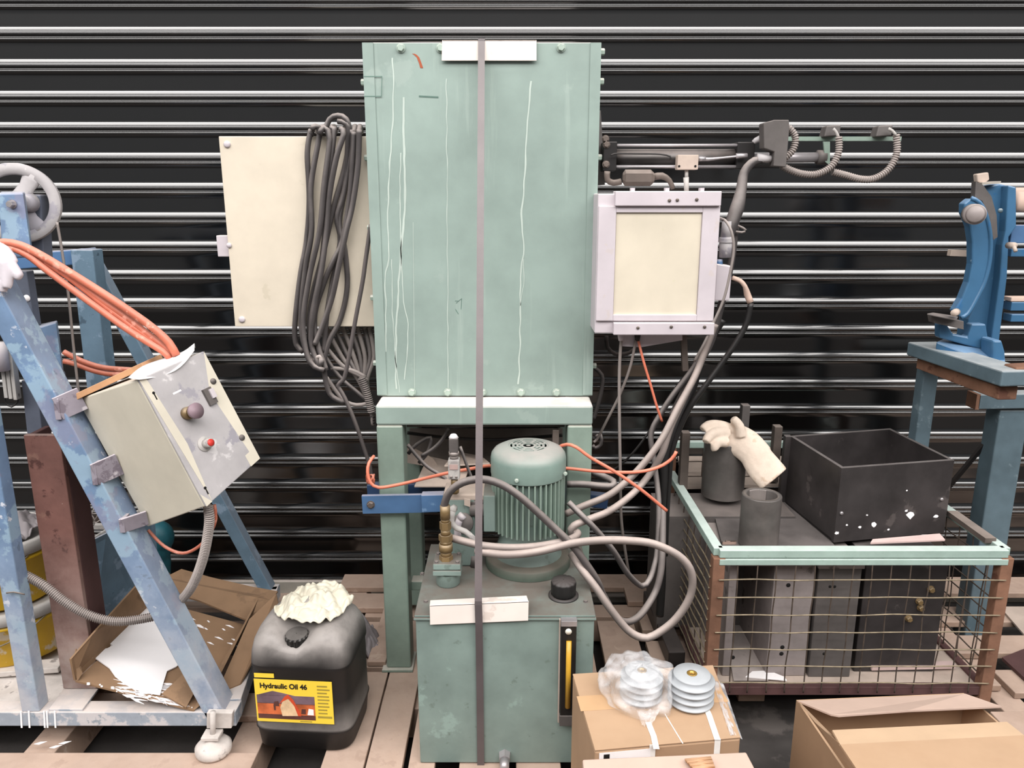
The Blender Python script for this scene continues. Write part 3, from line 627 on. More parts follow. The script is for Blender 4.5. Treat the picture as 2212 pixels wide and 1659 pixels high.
MB().cyl((sx_.x, 1.85, zz[3]), (sx_.x, 1.85, zz[4]), .011, .011, 16).cyl((sx_.x, 1.85, zz[4]), (sx_.x, 1.85, zz[5]), .013, .013, 16).build('sensor_ring', M['cablel'], sb)
MB().box(sx_.x-.0115, sx_.x+.0115, 1.838, 1.862, zz[5], zz[7]).build('sensor_plug', M['dgrey'], sb, bevel=.002)
MB().cyl((sx_.x, 1.85, zz[7]), (sx_.x, 1.85, zz[8]), .013, .007, 8).build('plug_nut', M['paper'], sb)
MB().tube(PL([(994, 965), (1003, 990), (1012, 1015), (1022, 1040)], 1.86), .004, 8).build('sensor_lead', M['cable'], unit)
MB().tube(PL([(978, 1105), (975, 1125), (985, 1140), (1005, 1148), (1022, 1163), (1028, 1172)], 1.80), .0075, 10).cyl(P(976, 1103, 1.80), P(981, 1097, 1.82), .010, .010, 6).build('steel_pipe', M['greyl'], unit)
MB().cyl(P(994, 1120, 1.83), P(1000, 1112, 1.83), .011, .011, 8).tube(PL([(994, 1120), (988, 1140), (990, 1165)], 1.83), .009, 8).build('steel_pipe', M['lav'], unit)
MB().cyl(Q(1027, 1222, TZ)+V((0, 0, 0)), Q(1027, 1222, TZ)+V((0, 0, .03)), .016, .012, 8).build('lid_plug', M['dgrey'], unit)
for px, py in ((920, 1300), (912, 1240), (952, 1190), (1265, 1300)):
    hexbolt(Q(px, py, TZ), (0, 0, 1), .005, .004, M['dgrey'], unit, 'lid_screw')

# edge protectors + strap
SX0 = P(1040, 100, 2.08).x
def angle(label, pts_front, top_back, t=.003):
    th_ = thing('edge_protector', label, 'protector', tuple(V(pts_front[0])))
    MB().slab(pts_front, t, (0, -1, 0)).build('front_flange', M['white'], th_, bevel=.0008)
    MB().slab(top_back, t, (0, 0, 1)).build('top_flange', M['white'], th_, bevel=.0008)
    return th_
Yt = CY-.0035-.008
A, B_, C_, D_ = P(954, 131, Yt), P(1159, 131, Yt), P(1159, 87, Yt), P(955, 87, Yt)
z_ = 1.8815
for q in (C_, D_): q.z = z_
angle('white angle strip hung over the top edge of the green cabinet', [A, B_, C_, D_], [D_, C_, C_+V((0, .06, 0)), D_+V((0, .06, 0))])
Yf = TY0-.0085
A, B_ = P(929, 1350, Yf), P(1141, 1341, Yf)
C_, D_ = P(1142, 1299, Yf), P(928, 1308, Yf)
lp = angle('white angle strip on the front edge of the oil tank lid', [A, B_, C_, D_], [D_, C_, C_+V((-.004, .045, -.010)), D_+V((-.003, .042, -.010))])
st = thing('binding_strap', 'dark grey binding strap running vertically over the cabinet, motor and tank', 'strap', (SX0, TY0, .14))
sw = .0085
pz = [V((SX0, CY+.15, 1.884)), V((SX0, CY-.015, 1.8845)), V((SX0, CY-.0155, 1.878)), V((SX0-.001, TY0-.0135, C_.z+.003)), V((SX0-.001, TY0-.0148, C_.z-.006)), V((SX0, TY0-.014, P(0, 1345, Yf).z)), V((SX0, TY0-.004, .40)), V((SX0, TY0-.004, .02))]
mb = MB(); vs_ = []
for p in pz: vs_ += [p-V((sw, 0, 0)), p+V((sw, 0, 0))]
mb.add(vs_, [(2*i, 2*i+1, 2*i+3, 2*i+2) for i in range(len(pz)-1)])
mb.build('strap_band', M['strap'], st, solid=.0012)

# ================================================================ HOSES AND CORDS
def hose(name, label, pix, Y, r, m, cat='hose', seg=12):
    o = MB().tube(PL(pix, Y), r, seg).build(name, m); return tag(o, label, cat)
hose('hydraulic_hose', 'thick dark hose arching over from the brass coupling past the motor front', [(959, 1112, 1.765), (960, 1090, 1.765), (972, 1062, 1.76), (1000, 1042, 1.755), (1040, 1035, 1.75), (1080, 1045, 1.75), (1120, 1070, 1.75), (1160, 1105, 1.75), (1200, 1143, 1.75), (1238, 1180, 1.75), (1262, 1212, 1.75), (1290, 1255, 1.76), (1305, 1290, 1.78), (1340, 1340, 1.8), (1377, 1334, 1.84), (1412, 1286, 1.9), (1427, 1238, 1.92), (1431, 1177, 1.95), (1432, 1100, 2.0)], None, .0095, M['hose'])
hose('hydraulic_hose', 'large pale hose sweeping right from the motor foot in a wide ring beside the crate', [(1028, 1190, 1.77), (1090, 1198, 1.74), (1160, 1192, 1.74), (1235, 1174, 1.74), (1300, 1167, 1.72), (1360, 1168, 1.72), (1412, 1175, 1.72), (1464, 1199, 1.72), (1490, 1228, 1.72), (1496, 1262, 1.72), (1486, 1299, 1.72), (1455, 1342, 1.72), (1412, 1373, 1.72), (1386, 1377, 1.72), (1355, 1360, 1.72), (1316, 1312, 1.72), (1286, 1268, 1.73), (1258, 1232, 1.75), (1234, 1196, 1.79)], None, .0098, M['hosel'])
hose('hydraulic_hose', 'pinkish hose lying across the motor foot then rising to the upper right bundle', [(975, 1162, 1.79), (1005, 1170, 1.775), (1040, 1178, 1.765), (1100, 1183, 1.757), (1160, 1180, 1.757), (1215, 1170, 1.757), (1242, 1160, 1.80), (1248, 1150, 1.84), (1232, 1150, 1.84), (1240, 1135, 1.84), (1277, 1120, 1.86), (1316, 1104, 1.9), (1364, 1069, 1.95), (1403, 1025, 2.0), (1430, 980, 2.0), (1451, 917, 2.02), (1490, 835, 2.05)], None, .0095, M['hosel'])
hose('hydraulic_hose', 'pale hose rising from behind the motor along the cable bundle', [(1222, 1110, 1.93), (1260, 1093, 1.93), (1316, 1069, 1.94), (1364, 1030, 1.96), (1403, 986, 1.97), (1433, 943, 1.98), (1464, 882, 2.0), (1500, 815, 2.03), (1522, 760, 2.05), (1545, 700, 2.06)], None, .0095, M['hosel'])
hose('hydraulic_hose', 'grey hose dropping in a narrow loop between motor and wire crate', [(1228, 1085, 1.86), (1260, 1117, 1.84), (1286, 1143, 1.84), (1325, 1190, 1.85), (1355, 1238, 1.87), (1386, 1266, 1.9), (1403, 1252, 1.92), (1414, 1221, 1.94), (1420, 1186, 1.96), (1423, 1090, 2.0), (1415, 1010, 2.04), (1406, 940, 2.06), (1428, 893, 2.07), (1455, 852, 2.07), (1503, 787, 2.07), (1538, 713, 2.07)], None, .0078, M['cable'])
hose('control_cable', 'black wrapped conduit hanging vertically beside the crate corner', [(1560, 690, 2.09), (1520, 760, 2.09), (1494, 843, 2.08), (1460, 917, 2.06), (1438, 978, 2.05), (1433, 1047, 2.04), (1429, 1112, 2.04), (1430, 1240, 2.03), (1425, 1330, 2.02)], None, .012, M['blackr'], 'cable')
hose('control_cable', 'black cable dropping from the pale plug right of the control box', [(1622, 655, 2.05), (1611, 702, 2.05), (1588, 743, 2.05), (1564, 778, 2.05), (1529, 826, 2.05), (1494, 874, 2.05), (1468, 926, 2.05), (1451, 978, 2.05), (1445, 1040, 2.05), (1440, 1120, 2.05), (1437, 1200, 2.05)], None, .0078, M['blackr'], 'cable')
hose('cable_plug', 'pale rubber plug end curving out of the junction box', [(1582, 600, 2.04), (1598, 606, 2.04), (1609, 618, 2.04), (1614, 635, 2.05), (1621, 653, 2.05)], None, [.006, .006, .006, .009, .009], M['cardp'], 'plug')
hose('arm_sleeve', 'wide grey sleeve bending down from the arm to the control box', [(1655, 345, 2.08), (1630, 348, 2.08), (1608, 372, 2.08), (1601, 410, 2.07), (1592, 450, 2.06), (1578, 490, 2.05), (1570, 530, 2.05)], None, [.007, .011, .012, .014, .019, .017, .012], M['cable'], 'sleeve')
hose('grey_cable', 'grey cable running down from the valve beside the control box', [(1592, 455, 2.08), (1580, 560, 2.08), (1560, 650, 2.08), (1535, 740, 2.08), (1500, 800, 2.08), (1470, 860, 2.09), (1450, 900, 2.09)], None, .010, M['cable'], 'cable')
hose('thin_white_tube', 'thin pale air tube looping out beside the control box', [(1545, 470, 2.03), (1565, 475, 2.0), (1580, 500, 1.98), (1585, 540, 1.98), (1575, 600, 1.98), (1562, 650, 1.98), (1540, 700, 1.98), (1522, 740, 1.98), (1500, 780, 2.0)], None, .0035, M['cablel'], 'tube')
hose('thin_white_tube', 'short pale tube loop sticking out right of the valve', [(1570, 483, 2.06), (1595, 488, 2.06), (1611, 497, 2.06), (1602, 502, 2.06), (1575, 498, 2.06)], None, .003, M['cablel'], 'tube')
hose('white_cable', 'thin white cable hanging straight down from the control box', [(1342, 730, 2.03), (1338, 800, 2.03), (1338, 900, 2.03), (1340, 1020, 2.04), (1342, 1120, 2.06), (1352, 1200, 2.1), (1360, 1245, 2.15)], None, .0042, M['cablel'], 'cable')
hose('white_cable', 'thin pale cable swinging left from the control box to the machine leg', [(1373, 735, 2.03), (1362, 790, 2.04), (1340, 850, 2.06), (1310, 910, 2.09), (1290, 948, 2.12), (1282, 955, 2.12)], None, .0038, M['cablel'], 'cable')
hose('orange_lead', 'thin orange lead falling from the control box gland', [(1378, 732, 2.03), (1390, 780, 2.02), (1405, 830, 2.02), (1418, 875, 2.02), (1430, 910, 2.03)], None, .0035, M['orange'], 'cord')
hose('thin_black_cable', 'thin black cable crossing behind the bundle towards the frame', [(1505, 780, 2.12), (1465, 830, 2.12), (1440, 865, 2.12), (1410, 920, 2.12), (1370, 975, 2.12), (1330, 1012, 2.14), (1290, 1025, 2.15)], None, .0032, M['blackr'], 'cable')
hose('braided_hose', 'dusty braided hose pair kinked right of the motor', [(1225, 1046, 1.97), (1260, 1046, 1.97), (1300, 1050, 1.97), (1322, 1050, 1.97), (1325, 1040, 1.98), (1300, 1028, 2.0), (1280, 1020, 2.03)], None, .0095, M['cable'])
hose('orange_cable', 'orange cord running from the motor top down to the crate corner', [(1208, 965, 1.92), (1225, 960, 1.9), (1245, 966, 1.88), (1275, 988, 1.88), (1330, 1020, 1.88), (1385, 1058, 1.88), (1440, 1103, 1.9)], None, .0045, M['orange'], 'cord')
hose('orange_cable', 'orange cord looping round the left leg and behind the motor', [(808, 985, 1.99), (797, 1000, 1.97), (794, 1020, 1.96), (800, 1042, 1.955), (818, 1053, 1.955), (860, 1047, 1.955), (915, 1034, 1.94), (970, 1021, 1.90), (1015, 1013, 1.93), (1060, 1006, 1.97), (1140, 1006, 1.99), (1228, 1012, 1.985), (1290, 1018, 1.97), (1370, 1020, 1.95), (1420, 1010, 1.95), (1450, 992, 1.95), (1461, 975, 1.95)], None, .0045, M['orange'], 'cord')
tag(MB().tube([P(800+8*math.cos(a), 1035+10*math.sin(a*1.7), 2.0+.008*math.sin(a*2.3)) for a in [i*.8 for i in range(20)]], .003, 6).build('orange_twine', M['orangeh']), 'small tangle of orange twine at the left machine leg', 'twine')
for i, (lb, q) in enumerate((('grey wire tangle end under the beam near the left leg', [(880, 960), (905, 990), (925, 1010), (950, 1025), (975, 1045)]), ('grey wire rising to the beam behind the pressure sensor', [(910, 985), (935, 970), (955, 950), (970, 925)]), ('grey wire bunch hanging from the beam at the left leg', [(882, 980), (900, 960), (930, 945), (925, 975), (905, 1000)]))):
    hose('loose_wire', lb, q, 2.08+.01*i, .0055, M['cable'], 'wire', 8)
hose('thin_black_cable', 'black cable sagging under the beam from left to right', [(880, 935, 2.15), (960, 945, 2.15), (1060, 950, 2.15), (1150, 945, 2.15), (1215, 940, 2.15)], None, .005, M['blackr'], 'cable')

# ================================================================ JERRYCAN
J0 = V((-.520, 1.77, .1405)); JR = Matrix.Rotation(R(-4), 3, 'Z')
jc = thing('jerrycan', 'black plastic hydraulic oil can with yellow label and dusty shoulders', 'jerrycan', tuple(J0)); 
jw, jd = .122, .14
capl = V((-.010, -.060))
mb = MB(); seg = 72; secs = []
def ring(z, w_, d_, ex, cy=0):
    out = []
    for k in range(seg):
        th = 2*math.pi*k/seg; c, s = math.cos(th), math.sin(th)
        x = w_*math.copysign(abs(c)**(2/ex), c); y = d_*math.copysign(abs(s)**(2/ex), s)+cy
        out.append((x, y, z))
    return out
RS = [(0, .105, .122, 5), (.004, .116, .133, 5.5), (.05, .1195, .137, 6), (.056, .1225, .1405, 6), (.062, .1195, .1375, 6), (.15, .1195, .1375, 6), (.222, .1195, .1375, 6), (.228, .1225, .1405, 6), (.238, .123, .141, 5.5), (.262, .122, .139, 5), (.286, .117, .133, 4.5), (.306, .108, .124, 4), (.322, .094, .110, 3.5), (.332, .075, .092, 3.2), (.338, .05, .066, 3), (.340, .022, .03, 2.5), (.340, .0005, .0005, 2)]
RS = [(z, w_*1.05, d_*.78, ex) for z, w_, d_, ex in RS]
vs_ = []
for z, w_, d_, ex in RS:
    for x, y, z2 in ring(z, w_, d_, ex):
        if z > .24:
            f = math.exp(-(((x-capl.x)/.040)**2+((y-capl.y)/.044)**2)); z2 -= .062*f*min(1, (z-.24)/.06)
            gq = math.exp(-(((abs(x)-.055)/.014)**2+((y-.02)/.075)**2)); z2 -= .012*gq*min(1, (z-.3)/.03 if z > .3 else 0)
        vs_.append(J0+JR@V((x, y, z2)))
n = len(RS)
mb.add(vs_, [(i*seg+k, i*seg+(k+1) % seg, (i+1)*seg+(k+1) % seg, (i+1)*seg+k) for i in range(n-1) for k in range(seg)]+[tuple(range(seg-1, -1, -1))], True)
mb.build('can_body', M['can'], jc)
def J(x, y, z): return J0+JR@V((x, y, z))
mb = MB(); mb.tube([J(0, -.035, .320), J(0, -.01, .346), J(0, .03, .350), J(0, .065, .322)], [.012, .013, .013, .012], 12).build('handle', M['can'], jc)
kc = J(capl.x, capl.y, .268); ax = (JR@V((0, -.14, 1))).normalized()
mb = MB().cyl(kc, kc+ax*.022, .026, .024, 20); cp = mb.build('neck', M['can'], jc)
vs_ = []; sg = 60; mb = MB(); u = ax.orthogonal().normalized(); w2 = ax.cross(u)
for h, r in ((.012, .0275), (.014, .029), (.034, .029), (.038, .026), (.038, .001)):
    for k in range(sg):
        th = 2*math.pi*k/sg; rr = r*(1-(.05 if (k % 4) < 2 and .013 < h < .036 else 0)); vs_.append(kc+ax*h+(u*math.cos(th)+w2*math.sin(th))*rr)
mb.add(vs_, [(i*sg+k, i*sg+(k+1) % sg, (i+1)*sg+(k+1) % sg, (i+1)*sg+k) for i in range(4) for k in range(sg)], False)
mb.build('screw_cap', M['cap'], jc)
for sx, sz in ((-.1, .33), (-.075, .345), (.085, .335), (.10, .30)):
    pass
# label on the front
fy = -.1082
def face(name, x0, x1, z0, z1, m, dy=0, t=.0005, par=None):
    return MB().hexa([J(x0, fy-dy-t, z0), J(x1, fy-dy-t, z0), J(x1, fy-dy, z0), J(x0, fy-dy, z0), J(x0, fy-dy-t, z1), J(x1, fy-dy-t, z1), J(x1, fy-dy, z1), J(x0, fy-dy, z1)]).build(name, m, par or jc)
LX0, LX1, LZ0, LZ1 = -.110, .086, .083, .203
lab = face('label', LX0, LX1, LZ0, LZ1, M['yellow'])
face('label_tab', LX0+.002, LX0+.052, LZ1+.004, LZ1+.016, M['yellow'])
face('print_sky', LX0+.004, LX0+.150, LZ0+.052, LZ0+.076, M['fp_sky'], .0006, .0003, lab)
MB().slab([J(LX0+.004, fy-.0009, LZ0+.075), J(LX0+.02, fy-.0009, LZ0+.08), J(LX0+.045, fy-.0009, LZ0+.088), J(LX0+.075, fy-.0009, LZ0+.082), J(LX0+.10, fy-.0009, LZ0+.0762), J(LX0+.09, fy-.0009, LZ0+.0755)], .0004, JR@V((0, -1, 0))).build('print_mountain', M['fp_sky'], lab)
face('print_plain', LX0+.004, LX0+.150, LZ0+.022, LZ0+.0535, M['fp_or'], .0006, .0003, lab)
face('print_ground', LX0+.004, LX0+.150, LZ0+.009, LZ0+.022, M['fp_dk'], .0006, .0003, lab)
def lpoly(name, pts, m, dy=.0013): MB().slab([J(LX0+a, fy-dy, LZ0+b) for a, b in pts], .0003, JR@V((0, -1, 0))).build(name, m, lab)
lpoly('print_truck', [(.066, .018), (.108, .020), (.104, .040), (.09, .064), (.08, .068), (.068, .058), (.062, .042)], M['fp_wh'])
lpoly('print_truck_edge', [(.060, .052), (.075, .074), (.084, .080), (.096, .066), (.110, .036), (.114, .020), (.106, .020), (.098, .048), (.084, .068), (.070, .060)], M['fp_red'], .0016)
lpoly('print_machine', [(.046, .034), (.050, .034), (.050, .046), (.060, .046), (.058, .060), (.048, .058), (.045, .048)], M['fp_dk'], .0016)
lpoly('print_cab', [(.130, .024), (.146, .024), (.146, .040), (.134, .042)], M['paper'], .0016)
lpoly('print_machine', [(.114, .026), (.126, .026), (.126, .040), (.116, .040)], M['fp_dk'], .0016)
for i in range(9):
    face('fine_print', LX0+.158, LX0+.188+random.uniform(-.008, .004), LZ0+.104-i*.0095, LZ0+.108-i*.0095, M['inkg'], .0006, .0002, lab)
face('fine_print', LX0+.156, LX1-.004, LZ0+.016, LZ0+.022, M['inkg'], .0006, .0002, lab)
face('fine_print', LX0+.11, LX0+.14, LZ0+.003, LZ0+.006, M['inkg'], .0006, .0002, lab)
def text(body, size, loc, rot, m, parent, name='lettering', off=.0, shear=0, sx=1):
    cu = bpy.data.curves.new(name, 'FONT'); cu.body = body; cu.size = size; cu.extrude = .0002; cu.offset = off; cu.shear = shear
    o = bpy.data.objects.new(name, cu); C.objects.link(o); cu.materials.append(m); o.parent = parent
    o.location = V(loc)-wpos(parent); o.rotation_euler = rot; o.scale = (sx, 1, 1)
    dg = bpy.context.evaluated_depsgraph_get(); me = bpy.data.meshes.new_from_object(o.evaluated_get(dg)); n_ = bpy.data.objects.new(name, me); C.objects.link(n_)
    n_.parent = parent; n_.location = o.location.copy(); n_.rotation_euler = rot; n_.scale = (sx, 1, 1)
    if not me.materials: me.materials.append(m)
    bpy.data.objects.remove(o); return n_
text('Hydraulic Oil 46', .0192, J(LX0+.014, fy-.0012, LZ0+.096), (math.pi/2, 0, R(-4)), M['ink'], lab, off=.0006, sx=.93)
# rag on the can
def rag(name, label, c, rx, ry, h, m, seed, rot=0, floor_z=None, droop=.5, parent=None, cat='rag', fold=.012):
    c = V(c); Mr = Matrix.Rotation(rot, 3, 'Z')
    def fn(u, v):
        a = 2*u-1; b = 2*v-1
        k = 1+.18*noise.noise(V((a*1.7+seed, b*1.7, 1)))
        sx = a*math.sqrt(1-b*b/2)*rx*k; sy = b*math.sqrt(1-a*a/2)*ry*k
        rr = min(1, math.hypot(a*math.sqrt(1-b*b/2), b*math.sqrt(1-a*a/2)))
        z = h*(1-rr**2*droop*2)
        nn = noise.noise(V((sx*26+seed, sy*26, seed)))+.6*abs(noise.noise(V((sx*55, sy*38+seed, 2))))*2-.3
        nn += .7*(1-abs(noise.noise(V((sx*16+sy*22+seed, sy*9, 5))))*3)
        z += fold*nn
        if floor_z is not None: z = max(z, floor_z-c.z)
        p = Mr@V((sx, sy, z)); return c+p
    o = MB().grid(fn, 56, 56).build(name, m, parent, solid=.003)
    if label: tag(o, label, cat)
    return o
rag('rag', 'crumpled cream rag draped over the handle of the black oil can', J(.010, .020, .343), .095, .092, .022, M['rag'], 3.1, R(-25), droop=.62, fold=.015)
# bag behind the can
rag('dusty_plastic_bag', 'dusty crumpled bag lying behind the black oil can', (-.50, 2.12, .145), .09, .085, .10, M['ragg'], 9.3, .4, .143, .5, cat='bag', fold=.022)

# ================================================================ LEFT BLUE FRAME
fr = thing('leaning_frame_machine', 'paint-splashed blue leaning frame machine at the left edge', 'machine', (-1.1, 1.9, .14))
BZ0, BZ1 = .192, .232
MB().box(-1.75, -.70, 1.69, 1.737, BZ0, BZ1).build('base_front_tube', M['base'], fr, bevel=.002)
MB().bar((-.722, 1.74, .212), (-.80, 2.33, .212), .04, .045, (0, 0, 1)).build('base_side_tube', M['base'], fr, bevel=.002)
MB().bar((-1.70, 2.33, .212), (-.78, 2.33, .212), .04, .045, (0, 0, 1)).build('base_rear_tube', M['base'], fr, bevel=.002)
a = P(485, 1545, 1.712); b = P(-40, 545, 1.712)
def Pd(px, py, Y): return P(px, py, Y)
MB().bar(P(478, 1532, 1.725), P(-55, 528, 1.725), .050, .07, (0, 1, 0)).build('front_diagonal_tube', M['blue'], fr, bevel=.003)
MB().bar(P(590, 1292, 2.33), P(186, 540, 2.33), .040, .045, (0, 1, 0)).build('rear_diagonal_tube', M['blue2'], fr, bevel=.003)
MB().bar((P(78, 1545, 1.71).x, 1.713, BZ1), (P(78, 1545, 1.71).x, 1.713, 1.16), .045, .042, (0, 1, 0)).build('upright_tube', M['blue'], fr, bevel=.003)
# rear post and crossbar
MB().bar(P(222, 840, 2.18), P(187, 538, 2.18), .062, .055, (0, 1, 0)).build('rear_post', M['blue2'], fr, bevel=.003)
MB().bar(P(20, 566, 2.2), P(200, 552, 2.2), .042, .05, (0, 1, 0)).build('rear_cross_bar', M['beam_blue'], fr, bevel=.003)
# brown column
a = P(50, 940, 1.775); b = P(134, 1490, 1.775)
MB().box(a.x, a.x+.087, 1.775, 1.79, .24, a.z).build('column_face', M['rust'], fr, bevel=.002)
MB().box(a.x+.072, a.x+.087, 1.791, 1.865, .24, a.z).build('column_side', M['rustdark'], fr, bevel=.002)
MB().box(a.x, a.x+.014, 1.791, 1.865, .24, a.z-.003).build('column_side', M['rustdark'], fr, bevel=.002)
MB().slab([Q(105, 1532, BZ1+.006), Q(178, 1532, BZ1+.006), Q(212, 1488, BZ1+.006), Q(150, 1470, BZ1+.006)], .006, (0, 0, 1)).build('column_foot', M['base'], fr, bevel=.001)
# column holed bar, block
MB().bar(P(62, 720, 1.93), P(42, 585, 1.93), .054, .03, (0, 1, 0)).build('holed_bar', M['bluegrey'], fr, bevel=.002)
for px, py in ((58, 644), (62, 680)): MB().lathe(P(px, py, 1.914), [(.0085, 0), (.0085, .0008), (.0001, .0008)], (0, -1, 0), 16).build('bar_hole', M['paper'], fr)
MB().bar(P(85, 960, 1.95), P(70, 820, 1.95), .04, .03, (0, 1, 0)).build('holed_bar', M['bluegrey'], fr, bevel=.002)
MB().hexa([P(70, 832, 1.86), P(138, 822, 1.86), P(140, 822, 1.97), P(75, 830, 1.97), P(55, 716, 1.86), P(121, 696, 1.86), P(124, 692, 1.97), P(60, 706, 1.97)]).build('slide_block', M['blue'], fr, bevel=.003)
MB().lathe(P(93, 769, 1.856), [(.0065, 0), (.0065, .0012), (.0001, .0012)], (0, -1, 0), 12).build('block_hole', M['hole'], fr)
hexbolt(P(132, 808, 1.855), (0, -1, 0), .009, .01, M['bluegrey'], fr)
# top post + wheel
MB().hexa([P(6, 560, 1.78), P(70, 556, 1.78), P(72, 552, 1.83), P(10, 555, 1.83), P(-4, 418, 1.78), P(50, 416, 1.78), P(54, 414, 1.83), P(0, 414, 1.83)]).build('head_post', M['blue'], fr, bevel=.004)
MB().bar(P(92, 560, 1.90), P(84, 420, 1.90), .03, .04, (0, 1, 0)).build('head_post', M['bluegrey'], fr, bevel=.003)
hexbolt(P(27, 441, 1.779), (0, -1, 0), .008, .014, M['zinc'], fr)
WC = P(38, 439, 1.865); wr = .092
wax = V((.32, -.93, .10)).normalized()
wl = MB().lathe(WC, [(wr*.74, -.008), (wr*.985, -.011), (wr, -.007), (wr*.95, 0), (wr, .007), (wr*.985, .011), (wr*.74, .008), (wr*.71, 0), (wr*.74, -.008)], wax, 64).build('hand_wheel', M['plaster'], fr)
MB().lathe(WC, [(.0001, -.018), (.02, -.018), (.024, -.01), (.024, .01), (.02, .022), (.0001, .022)], wax, 24).build('wheel_hub', M['plaster'], wl)
u = wax.cross(V((0, 0, 1))).normalized(); u2 = u.cross(wax).normalized()
for th in (122, 238, 0):
    dr = (u*math.cos(R(th))+u2*math.sin(R(th))); MB().tube([WC+dr*.014, WC+dr*.045, WC+dr*wr*.82], [.022, .017, .024], 10, flat=.4, up=wax).build('wheel_spoke', M['plaster'], wl)
MB().cyl(P(48, 437, 1.84), P(68, 438, 1.87), .018, .022, 16).build('wheel_spacer', M['plaster'], wl)
tag(MB().tube(PL([(123, 480), (132, 530), (148, 640), (158, 740), (168, 830), (178, 900), (190, 945), (193, 985)], 1.84), .0032, 8).build('pull_cord', M['cablel']), 'thin grey cord hanging from the hand wheel', 'cord')
# adjustable foot
fp = Q(468, 1612, .142); fp = V((fp.x, 1.66, .1415))
ft = MB().lathe(fp, [(.0001, .001), (.042, .001), (.044, .006), (.044, .018), (.036, .027), (.02, .033), (.014, .04), (.0001, .04)], seg=28).build('levelling_foot', M['crust'], fr)
MB().cyl(fp+V((0, 0, .03)), fp+V((.008, 0, .115)), .007, .007, 10).build('foot_stud', M['crust'], ft)
MB().obox(fp+V((.0, 0, .048)), .022, .018, .005).build('foot_nut', M['crust'], ft, bevel=.002)
MB().slab(PL([(446, 1540), (502, 1540), (500, 1574), (446, 1574)], 1.672), .016, (0, -1, 0)).build('foot_lug', M['crust'], ft, bevel=.002)
# paint runs on base tube
for px in (45, 62, 95, 101, 118): MB().bar(P(px, 1536, 1.6888), P(px+2, 1572, 1.6888), .004, .0015).build('paint_run', M['splash'], fr)
MB().tube(PL([(14, 1281), (30, 1279), (53, 1284)], 1.685), .002, 6).build('tie_wire', M['brown'], fr)
# control box on brackets
A0, B0, C0 = P(165.7, 862.8, 1.74), P(295.5, 821, 1.60), P(436, 760, 1.755)
A1, B1, C1 = P(318.6, 1138.6, 1.735), P(442, 1095, 1.605), P(557.6, 991, 1.755)
D0 = A0+C0-B0+V((0, .02, 0)); D1 = A1+C1-B1+V((0, .02, 0))
cbx = thing('tilted_control_box', 'tilted cream push-button box bracketed to the blue diagonal tube', 'control box', tuple(A1))
MB().hexa([A1, B1, C1, D1, A0, B0, C0, D0]).build('box_body', M['cream2'], cbx, bevel=.003)
nf = (C0-B0).cross(B1-B0).normalized(); nf = nf if nf.y < 0 else -nf
def F(u, v, o=0):   # front face coordinates u across, v down
    p = B0.lerp(C0, u); q = B1.lerp(C1, u); return p.lerp(q, v)+nf*o
MB().hexa([F(.0, .0, .001), F(1, .0, .001), F(1, 1, .001), F(0, 1, .001), F(.0, .0, .007), F(1, .0, .007), F(1, 1, .007), F(0, 1, .007)]).build('box_door', M['plaster'], cbx, bevel=.002)
MB().hexa([F(0, 0, .0072), F(.09, 0, .0072), F(.17, .55, .0072), F(.10, 1, .0072), F(0, 0, .0077), F(.09, 0, .0077), F(.17, .55, .0077), F(.10, 1, .0077)]).add([F(0, 1, .0078), F(.1, 1, .0078), F(0, .9, .0078)], [(0, 1, 2)]).build('clean_strip', M['cream2'], cbx)
MB().hexa([F(.80, .30, .0072), F(1, .0, .0072), F(1, 1, .0072), F(.82, 1, .0072), F(.80, .30, .0076), F(1, 0.0, .0076), F(1, 1, .0076), F(.82, 1, .0076)]).build('clean_strip', M['cream2'], cbx)
def near_uv(px, py):
    best = None
    for i in range(81):
        for j in range(81):
            p = F(i/80, j/80, .007); d = p-V((0, 0, 1.5)); z = d.y*CT-d.z*ST; x = d.x/z*FPX+1106; y = 829.5-(d.y*ST+d.z*CT)/z*FPX
            e = (x-px)**2+(y-py)**2
            if best is None or e < best[0]: best = (e, i/80, j/80)
    return best[1:]
def fb(px, py): u_, v_ = near_uv(px, py); return F(u_, v_, .007)
p = fb(402, 893)
MB().cyl(p, p+nf*.016, .015, .014, 16).cyl(p+nf*.016, p+nf*.03, .011, .011, 12).build('switch_collar', M['brass'], cbx)
MB().cyl(p+nf*.03, p+nf*.040, .017, .018, 24).build('stop_button', M['mauve'], cbx)
p = fb(441, 960)
MB().cyl(p, p+nf*.004, .018, .017, 24).build('button_plate', M['greyl'], cbx)
MB().cyl(p+nf*.004, p+nf*.024, .010, .010, 20).build('button_barrel', M['greyl'], cbx)
MB().cyl(p+nf*.024, p+nf*.026, .0085, .008, 20).build('red_button', M['red'], cbx)
du = (C0-B0).normalized(); dv = (B1-B0).normalized()
def patch(px, py, hu, hv, m, name, h=.001, o=0):
    c = fb(px, py)+nf*o; MB().hexa([c+du*a*hu+dv*b*hv+nf*k for k in (0, h) for a, b in ((-1, -1), (1, -1), (1, 1), (-1, 1))]).build(name, m, cbx)
patch(385, 854, .011, .008, M['paper'], 'tag_sticker')
patch(452, 857, .011, .020, M['dgrey'], 'rocker_switch', .008)
patch(455, 852, .006, .011, M['lav'], 'rocker', .004, .008)
for px, py in ((460, 824), (522, 944)): c = fb(px, py); MB().cyl(c, c+nf*.003, .008, .007, 12).build('door_lock', M['dgrey'], cbx)
for px, py in ((331, 850), (444, 1055)): c = fb(px, py); MB().cyl(c, c+nf*.001, .0035, .0035, 8).bar(c+dv*.003, c+dv*.016, .003, .002, tuple(nf)).build('keyhole', M['hole'], cbx)
